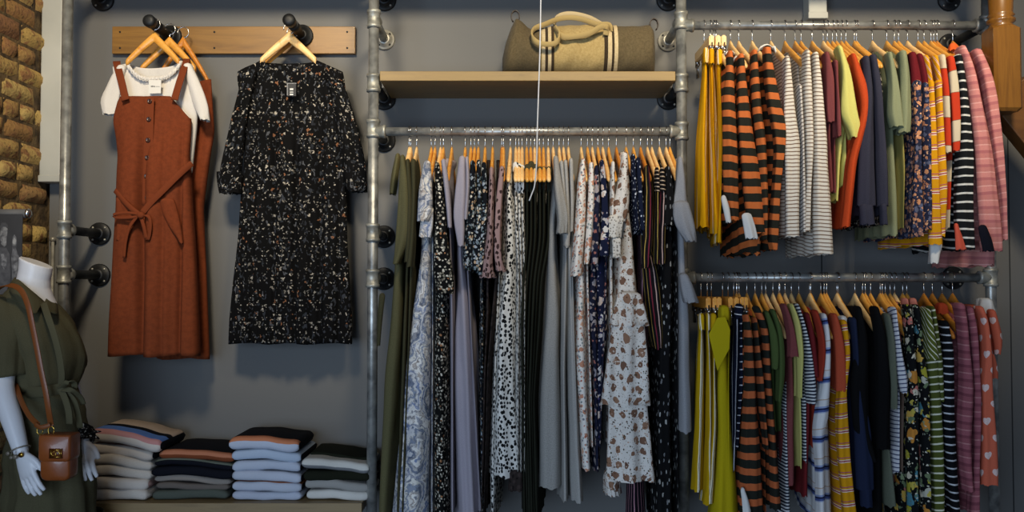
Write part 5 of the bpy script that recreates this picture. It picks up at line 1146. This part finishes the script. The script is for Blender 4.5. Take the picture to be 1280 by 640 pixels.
# neck with its slanted cut, shoulders, chest
rings = []
for (xl, xr, yl, yr, dd) in ((22,60,320,335,.052),(22,59,328,343,.052),(21,57,338,351,.052),(19,57,348,361,.055),(12,62,360,374,.062),(-2,68,374,386,.075),(-8,76,392,396,.09),(-4,88,420,424,.10),(6,88,450,452,.095),(20,84,484,486,.085),(12,92,520,520,.10)):
    c = (MX(xl, yl) + MX(xr, yr))/2; ax = (MX(xr, yr) - MX(xl, yl))/2; rings.append([bm.verts.new(c + ax*math.cos(2*PI*k/28) + Vector((0, dd*math.sin(2*PI*k/28) + .02, 0))) for k in range(28)])
for i in range(len(rings)-1):
    for k in range(28): bm.faces.new((rings[i][k], rings[i][(k+1)%28], rings[i+1][(k+1)%28], rings[i+1][k]))
bm.faces.new(rings[0][::-1]); bm.faces.new(rings[-1])
def hand(wr, d, side, nrm, L=.155, curl=.5, tilt_f=0):
    """wr wrist point, d pointing along the hand, side = direction of the thumb, nrm = back of the hand"""
    d = Vector(d).normalized(); side = (Vector(side) - d*Vector(side).dot(d)).normalized(); nrm = d.cross(side).normalized() * (1 if Vector(nrm).dot(d.cross(side)) > 0 else -1)
    pl = L*.52; rg = []
    for t, wd, th in ((-.12,.023,.019),(0,.022,.017),(.25,.030,.0155),(.55,.036,.0145),(.85,.037,.013),(1.0,.033,.010)):
        c = wr + d*pl*t; rg.append([bm.verts.new(c + side*wd*math.cos(2*PI*k/16) + nrm*th*math.sin(2*PI*k/16)) for k in range(16)])
    for i in range(5):
        for k in range(16): bm.faces.new((rg[i][k], rg[i][(k+1)%16], rg[i+1][(k+1)%16], rg[i+1][k]))
    bm.faces.new(rg[0][::-1]); bm.faces.new(rg[-1])
    for off, ln, spread in ((.0265,.44,.13),(.009,.49,.04),(-.009,.46,-.05),(-.0265,.37,-.15)):
        b = wr + d*pl*.86 + side*off; dr = (d + side*spread).normalized(); l = L*ln*1.05
        p1 = b + dr*l*.42 - nrm*l*.06*curl; p2 = p1 + (dr - nrm*.45*curl).normalized()*l*.32; p3 = p2 + (dr - nrm*.9*curl).normalized()*l*.26
        tube(bm, smooth_path([b - dr*.012, b, p1, p2, p3], 4), interp([.0088,.0092,.0086,.0078,.0060], 4), 12)
    b = wr + d*pl*.22 + side*.020; dr = (d*.75 + side*.62 - nrm*.25).normalized(); p1 = b + dr*L*.20; p2 = p1 + (d*.92 + side*.25 - nrm*.2).normalized()*L*.17; p3 = p2 + (d - nrm*.3).normalized()*L*.07
    tube(bm, smooth_path([b - dr*.01, b, p1, p2, p3], 4), interp([.011,.0125,.0105,.0088,.0065], 4), 12)
# near arm: shoulder under the sleeve, elbow, wrist
sh = MX(12, 396, -.03); el = MX(3, 484, -.125); wr = MX(27, 566, -.17)
limb([sh, (sh+el)/2, el, el*.5+wr*.5 , wr], [.042, .040, .034, .031, .0215])
hand(wr, MX(41, 613, -.185) - wr, (1, -.5, 0), (-.3, -1, .1), .150, .45)
# far arm
sh2 = MX(66, 398, .10); el2 = MX(86, 478, .12); wr2 = MX(103, 551, .02)
limb([sh2, (sh2+el2)/2, el2, el2*.5+wr2*.5, wr2], [.036, .034, .031, .030, .021])
hand(wr2, MX(108, 597, .0) - wr2, (1, -.35, .1), (.2, -1, .1), .140, .35)
bmesh.ops.recalc_face_normals(bm, faces=bm.faces)
mb = obj('figure', bm, M_MANN, man); rm = mb.modifiers.new('fuse', 'REMESH'); rm.mode = 'VOXEL'; rm.voxel_size = .0035; rm.use_smooth_shade = True
sm = mb.modifiers.new('smooth', 'SMOOTH'); sm.factor = .5; sm.iterations = 3
# feet on a round base plate
bm = bmesh.new(); lathe(bm, [(0, .17), (.008, .17), (.012, .165)], (MX(48, 640).x, YM + .05, 0), (0,0,1), 40); obj('base_plate', bm, M_FLZ, man)
bm = bmesh.new()
for px, dy in ((38, -.02), (78, .10)):
    x = MX(px, 640).x; tube(bm, [(x-.02, YM+dy, .30), (x-.02, YM+dy, .09), (x, YM+dy, .05), (x+.07, YM+dy, .035), (x+.13, YM+dy, .028)], [.04,.034,.036,.034,.018], 16)
obj('feet', bm, M_MANN, man)
JS = cloth('olive_crepe', '5c5842', [('mel', '4c4936', .5)], mel=.2); JSD = JS
def mrow(py, xl, xr, hy, ym=.02): 
    return (Wz(py, YM - hy*.4), Wx((xl+xr)/2, py, YM), Wx((xl+xr)/2, py, YM), (Wx(xr, py, YM)-Wx(xl, py, YM))/2, YM + ym, hy)
# each row may slant: bodice built row by row with slant
def slant_loft(name, rws, n=56, fold=.003, lam=.06, seed=1, mat=JS, cap=False):
    bm = bmesh.new(); uvl = bm.loops.layers.uv.verify(); rg = []; PT = []; rr = []
    for a, b in zip(rws, rws[1:]):
        k = max(1, int(abs(a[2]-b[2])/5));
        for j in range(k): rr.append([a[q] + (b[q]-a[q])*j/k for q in range(6)])
    rr.append(list(rws[-1]))
    for _ in range(2):
        nw = [r[:] for r in rr]
        for i in range(1, len(rr)-1):
            for q in range(6): nw[i][q] = (rr[i-1][q] + 2*rr[i][q] + rr[i+1][q])/4
        rr = nw
    rd = random.Random(seed); p1 = rd.uniform(0, 6)
    for i, (xl, xr, yl, yr, dd, ym) in enumerate(rr):
        dm = ym if name == 'sleeve' else 0; c = (MX(xl, yl, dm) + MX(xr, yr, dm))/2; c.y = YM; ax = (MX(xr, yr, dm) - MX(xl, yl, dm))/2; g = min(1, i/len(rr)*2)
        ring = []
        for k in range(n):
            t = 2*PI*k/n; s, co = math.sin(t), math.cos(t); w_ = fold*g*math.sin(t*9 + p1 + i*.05) + fold*.6*g*math.sin(t*17 + i*.11)
            q = c + ax*co*(1 + w_/max(ax.length, .02)) + Vector((0, ym - (dd + w_)*s, .0)); wn = (mnoise.noise(q*11 + Vector((seed, 0, 0)))*.011 + mnoise.noise(q*27)*.005)*min(1, i/4)
            ring.append(q + Vector((co*wn, -s*wn, 0)))
        PT.append(ring); rg.append([bm.verts.new(p) for p in ring])
    for i in range(len(rg)-1):
        for k in range(n):
            f = bm.faces.new((rg[i][k], rg[i+1][k], rg[i+1][(k+1)%n], rg[i][(k+1)%n]))
            for l, (a, b) in zip(f.loops, ((i,k),(i+1,k),(i+1,k+1),(i,k+1))): l[uvl].uv = (b*.014, PT[a][b % n].z)
    if cap: bm.faces.new(rg[0])
    bmesh.ops.recalc_face_normals(bm, faces=bm.faces)
    o = obj(name, bm, mat, man); m = o.modifiers.new('thick', 'SOLIDIFY'); m.thickness = .002; return o
slant_loft('bodice', [(14,60,356,376,.066,.02),(6,64,364,380,.078,.02),(-6,72,378,388,.095,.02),(-10,82,396,400,.11,.02),(-8,93,418,420,.12,.02),(0,99,436,438,.12,.02),(6,98,452,454,.115,.02),(13,94,470,471,.11,.02),(22,89,486,486,.10,.02)], seed=4, fold=.004)
slant_loft('trousers', [(22,89,486,486,.10,.02),(18,95,505,505,.115,.02),(14,100,530,530,.125,.02),(12,104,560,560,.13,.02),(9,108,600,600,.13,.02),(6,110,640,640,.13,.02),(4,112,672,672,.13,.02)], seed=9, fold=.007)
for px0, px1, dy in ((4, 62, -.015), (56, 112, .07)):
    slant_loft('trouser_leg', [(px0,px1,650,650,.11,dy),(px0+2,px1-2,760,760,.095,dy),(px0+6,px1-4,860,860,.09,dy)], seed=int(px0)+3, fold=.005)
sl = slant_loft('sleeve', [(-6,22,368,372,.05,-.01),(-14,32,378,382,.072,-.02),(-18,38,404,404,.082,-.035),(-20,40,430,430,.084,-.05),(-20,38,452,450,.088,-.065),(-17,35,474,467,.086,-.075)], seed=2, fold=.003, cap=True)
slant_loft('sleeve', [(56,70,384,388,.04,.09),(58,80,398,400,.05,.11),(64,90,430,430,.055,.12),(70,94,462,462,.055,.12)], seed=3, fold=.003, cap=True)
def man_strip(name, path, wd, mat, th=.004, wdir=(0,0,1)):
    b = bmesh.new(); b.loops.layers.uv.verify(); ribbon(b, smooth_path([MX(x, y, d) for x, y, d in path], 6), wd, th, wdir); return obj(name, b, mat, man)
# collar: two wings round the neck
def wing(pts, off): 
    b = bmesh.new(); uvl = b.loops.layers.uv.verify(); top, bot = pts; T = smooth_path([MX(*p) for p in top], 5); B = smooth_path([MX(*p) for p in bot], 5); vr = [[b.verts.new(p.lerp(q, k/4) + Vector((0, -.006*math.sin(PI*k/4), 0))) for k in range(5)] for p, q in zip(T, B)]
    for i in range(len(vr)-1):
        for k in range(4): b.faces.new((vr[i][k], vr[i][k+1], vr[i+1][k+1], vr[i+1][k]))
    o = obj('collar', b, JS, man); m = o.modifiers.new('thick', 'SOLIDIFY'); m.thickness = .004; return o
wing(([(24,346,.08),(18,347,.03),(24,350,-.035),(36,360,-.06),(48,370,-.055),(56,377,-.04)], [(14,360,.085),(9,362,.02),(14,368,-.065),(26,382,-.098),(38,391,-.105),(46,391,-.10)]), 0)
wing(([(56,377,-.04),(58,372,.0),(56,366,.05)], [(60,388,-.095),(72,392,-.06),(72,380,.03)]), 0)
man_strip('placket', [(54,378,-.065),(60,396,-.11),(68,420,-.125),(74,445,-.125),(77,468,-.115),(76,484,-.10)], .020, JS, .003, (1,0,0))
man_strip('waist_belt', [(20,486,.04),(24,488,-.05),(40,490,-.09),(58,489,-.105),(74,486,-.10),(88,483,-.06),(91,482,.02)], .034, JS, .008)
for pth, wd in (([(76,486,-.12),(84,478,-.14),(92,478,-.12),(92,486,-.11),(80,489,-.12)], .018), ([(78,487,-.125),(90,488,-.13),(100,496,-.10),(104,505,-.08)], .016), ([(77,488,-.125),(82,500,-.13),(86,515,-.13),(87,530,-.125)], .020), ([(79,488,-.12),(92,500,-.11),(98,520,-.09),(100,535,-.08)], .018)):
    man_strip('belt_tie', pth, wd, JS, .005, (1, 0, .3))
b = bmesh.new(); bmesh.ops.create_icosphere(b, subdivisions=3, radius=.017, matrix=Matrix.Translation(MX(78, 487, -.115)) @ Matrix.Diagonal((1, .8, 1, 1))); obj('belt_knot', b, JS, man)
# bracelets
GOLD = plain('brass', 'c9a24a', .3, 1.0); SIL = plain('bead_string', '8a8276', .4, .3)
b = bmesh.new(); ax = (el - wr).normalized(); c = wr + ax*.012; a1, a2 = frame_of(ax)
tube(b, [c + a1*.029*math.cos(2*PI*k/24) + a2*.027*math.sin(2*PI*k/24) for k in range(25)], .0022, 8)
br = tag(recenter(obj('bracelet', b, SIL)), 'thin bracelet with dangling charms on the near mannequin wrist', 'bracelet')
for k, (dx, dz, rr) in enumerate(((.0,-.018,.007),(.018,-.012,.008),(-.022,-.008,.006),(-.012,-.020,.005))):
    b = bmesh.new(); q = c + Vector((dx, -.030, dz)); lathe(b, [(0, rr), (.002, rr)], q, (0,-1,0), 14); tube(b, [q + Vector((0, 0, rr)), q + Vector((0, .003, -dz))], .0008, 6)
    o = obj('charm', b, GOLD if k == 1 else SIL, None); o.data.transform(Matrix.Translation(-br.location)); o.parent = br
SCARF = cloth('black_white_scarf', '1a1a1b', [('b', 110, .4, ['8a8782', 'b9b5ac', '55534f'], .8, .6)])
b = bmesh.new(); uvl = b.loops.layers.uv.verify(); ax2 = (el2 - wr2).normalized()
for k, rr in ((0, .031), (1, .034), (2, .031)):
    c = wr2 + ax2*(.004 + .016*k); a1, a2 = frame_of(ax2)
    tube(b, [c + a1*(rr + .003*math.sin(t*5+k))*math.cos(t) + a2*(rr+.002*math.cos(t*4))*math.sin(t) + ax2*.004*math.sin(t*3+k) for t in [2*PI*j/28 for j in range(29)]], .0105, 10)
q = wr2 + ax2*.02 + Vector((.028, -.02, 0))
for e in (Vector((.05, -.01, .018)), Vector((.045, -.01, -.006)), Vector((.012, -.02, .03))): tube(b, smooth_path([q, q + e*.5 + Vector((0,0,.006)), q + e], 4), interp([.008, .012, .003], 4), 8, True, .5)
for f in b.faces:
    for l in f.loops: l[uvl].uv = (l.vert.co.x*1.0 + l.vert.co.y, l.vert.co.z)
tag(recenter(obj('wrist_scarf', b, SCARF)), 'black and white patterned scarf knotted round the far mannequin wrist', 'scarf')

# crossbody bag
LTH = plain('tan_leather', '8f4c22', .38, 0, (120, .25, .001), ('7a3d18', 9), .5, .2); LST = plain('tan_strap_leather', '7d4620', .4, 0, (120, .2, .001))
bc = MX(67, 602, -.20); hb = empty('crossbody_bag', bc, 'small tan leather crossbody bag hanging on the mannequin hip', 'handbag')
def rbox(name, x0, x1, yt, yb, d0, d1, mat, rad=.012, rt=None):
    """rounded pouch: outline rounded rectangle in the picture plane, thickness d0..d1 in depth from YM"""
    p, q = MX(x0, yb, d0), MX(x1, yt, d0); cx, cz = (p.x+q.x)/2, (p.z+q.z)/2; hx, hz = abs(q.x-p.x)/2, abs(q.z-p.z)/2; b = bmesh.new(); rg = []
    yy = [YM + d0 + (YM*0) , YM + d1]; layers = ((yy[0] + .006, .90), (yy[0] + .001, .97), (yy[0], .93), ) 
    seq = [(yy[0], .90), (yy[0] + .004, .97), (yy[0] + .012, 1.0), (yy[1] - .008, 1.0), (yy[1], .93)]
    for y, s in seq:
        ring = []
        for cxs, czs, a0 in ((1,1,0),(-1,1,90),(-1,-1,180),(1,-1,270)):
            r = rad if czs < 0 or rt is None else rt
            for j in range(6):
                a = R(a0 + 90*j/5); ring.append(b.verts.new((cx + (cxs*(hx-r) + r*math.cos(a))*s, y, cz + (czs*(hz-r) + r*math.sin(a))*s)))
        rg.append(ring)
    n = len(rg[0])
    for i in range(len(rg)-1):
        for k in range(n): b.faces.new((rg[i][k], rg[i][(k+1)%n], rg[i+1][(k+1)%n], rg[i+1][k]))
    b.faces.new(rg[0][::-1]); b.faces.new(rg[-1]); bmesh.ops.recalc_face_normals(b, faces=b.faces)
    return b
obj('pouch', rbox('pouch', 49, 87, 548, 602, -.235, -.175, LTH, .020, .008), LTH, hb)
obj('flap', rbox('flap', 46.5, 87.5, 544, 578, -.243, -.172, LTH, .014, .006), LTH, hb)
cl = MX(70, 567, -.243); b = bmesh.new(); box(b, cl.x-.017, cl.x+.017, cl.y-.002, cl.y, cl.z-.012, cl.z-.009); box(b, cl.x-.017, cl.x+.017, cl.y-.002, cl.y, cl.z+.009, cl.z+.012)
for s in (-1, 1):
    box(b, cl.x+s*.0155-.0015, cl.x+s*.0155+.0015, cl.y-.002, cl.y, cl.z-.010, cl.z+.010)
    tube(b, [(cl.x + s*.006 + .006*math.cos(a), cl.y-.002, cl.z + .006*math.sin(a)) for a in [R(s*-60 + 300*j/14 + (0 if s > 0 else 0)) for j in range(15)]], .0013, 6)
obj('clasp', b, GOLD, hb)
b = bmesh.new(); box(b, cl.x-.021, cl.x+.021, cl.y-.0006, cl.y+.0005, cl.z-.015, cl.z+.015); obj('clasp_plate', b, plain('dark_tan_leather', '5d2c12', .4), hb)
for px in (50, 64):
    c = MX(px, 538, -.205); b = bmesh.new(); tube(b, [c + Vector((.009*math.cos(t), 0, .012*math.sin(t))) for t in [2*PI*k/20 for k in range(21)]], .0018, 8); tube(b, [c + Vector((0,0,-.012)), c + Vector((0,0,-.024))], .003, 8); obj('ring', b, GOLD, hb)
def strap(path, w_=.017):
    b = bmesh.new(); P = smooth_path([MX(x, y, d) for x, y, d in path], 7); ribbon(b, P, w_, .003, lambda t: Vector((1, 0, .25))); obj('strap', b, LST, hb)
strap([(-14,380,.02),(-8,366,-.06),(4,358,-.10),(16,357,-.115),(27,364,-.13),(35,382,-.145),(40,405,-.15),(46,435,-.155),(51,462,-.155),(57,490,-.155),(61,515,-.17),(64,533,-.203)])
strap([(16,468,-.03),(20,482,-.09),(27,502,-.15),(37,520,-.18),(48,531,-.203)], .015)
b = bmesh.new(); P = smooth_path([MX(x, y, d) for x, y, d in ((44,530,-.205),(50,534,-.209),(57,533,-.209),(63,531,-.208))], 4); ribbon(b, P, .014, .006, (0, 0, 1)); obj('strap_keeper', b, LST, hb)

# ================================================================ photo banner on the brick side
YB = 3.10; ban = empty('photo_banner', W(5, 420, YB), 'grey fabric banner with a black and white photograph on a metal rod', 'banner')
z_ = W(10, 267, YB).z; xr = W(34, 267, YB).x; bm = bmesh.new(); tube(bm, [(XL + .0, YB, z_), (xr, YB, z_)], .0155, 18); obj('rod', bm, plain('banner_grey', '5c5d60', .7), ban)
bm = bmesh.new(); lathe(bm, [(0, .0165), (.006, .0175), (.012, .012), (.014, .002)], (xr, YB, z_), (1,0,0), 18); obj('rod_cap', bm, M_CHROME, ban)
CLB = plain('banner_print', '3c3d41', .8, 0, None, ('2b2c30', 9))
bm = bmesh.new(); x1 = W(31, 300, YB).x; p = W(0, 268, YB); q = W(0, 470, YB); box(bm, XL + .012, x1, YB - .0165, YB - .0135, q.z, p.z); obj('fabric', bm, CLB, ban, smooth=False)
def blob(pts, shade, yo=-.0168):
    return obj('printed_figure', flat_poly(pts, YB + yo, .0004), plain('print_grey', shade, .85, 0, None, ('44454a', 60)), ban, smooth=False)
blob([(-6,300),(-4,345),(10,350),(13,380),(-8,380),(-14,350),(-12,310)], '2a2b2e', -.0168)
blob([(1,284),(3,281),(7,281.5),(9.5,286),(9,293),(8,300),(8,306),(5,309),(1.5,305),(0,296)], '8e8f91', -.0172)
blob([(0,283),(2,278.5),(7,278),(10,282),(9.7,286),(7,283.5),(3,283.5),(1,287)], '3e3f43', -.0176)
blob([(-4,312),(1,309),(8,310),(12,318),(13,340),(12,365),(-6,370),(-8,330)], '55565a', -.0171)
blob([(1,318),(6,316),(9,321),(8,331),(5,337),(2,331)], '8b8c8f', -.0176)
blob([(16,296),(18,293),(20.5,297),(21,304),(20,311),(22,317),(26,325),(28,345),(28,372),(15,372),(15,340),(14,322),(15.5,312),(15,303)], '6d6e72', -.0171)
blob([(16,299),(18,296.5),(20,300),(19.6,308),(17.5,313),(16,308)], '9a9b9c', -.0176)
blob([(17,320),(20,322),(22,330),(20,350),(17,345)], '87888b', -.0176)

# ================================================================ white pull cord with a hooked end
bm = bmesh.new(); Yc = 2.86
P = [W(x, y, Yc) for x, y in ((679,-190),(677,-60),(676,0),(675,60),(673,120),(671.5,165),(671,195),(670,215),(668,233),(664.5,243),(661.5,251))]
tube(bm, smooth_path(P, 5), .0022, 8); tag(recenter(obj('pull_cord', bm, plain('white_cord', 'b9bcc2', .6))), 'thin white pull cord with a bent tip hanging before the middle rail', 'cord')
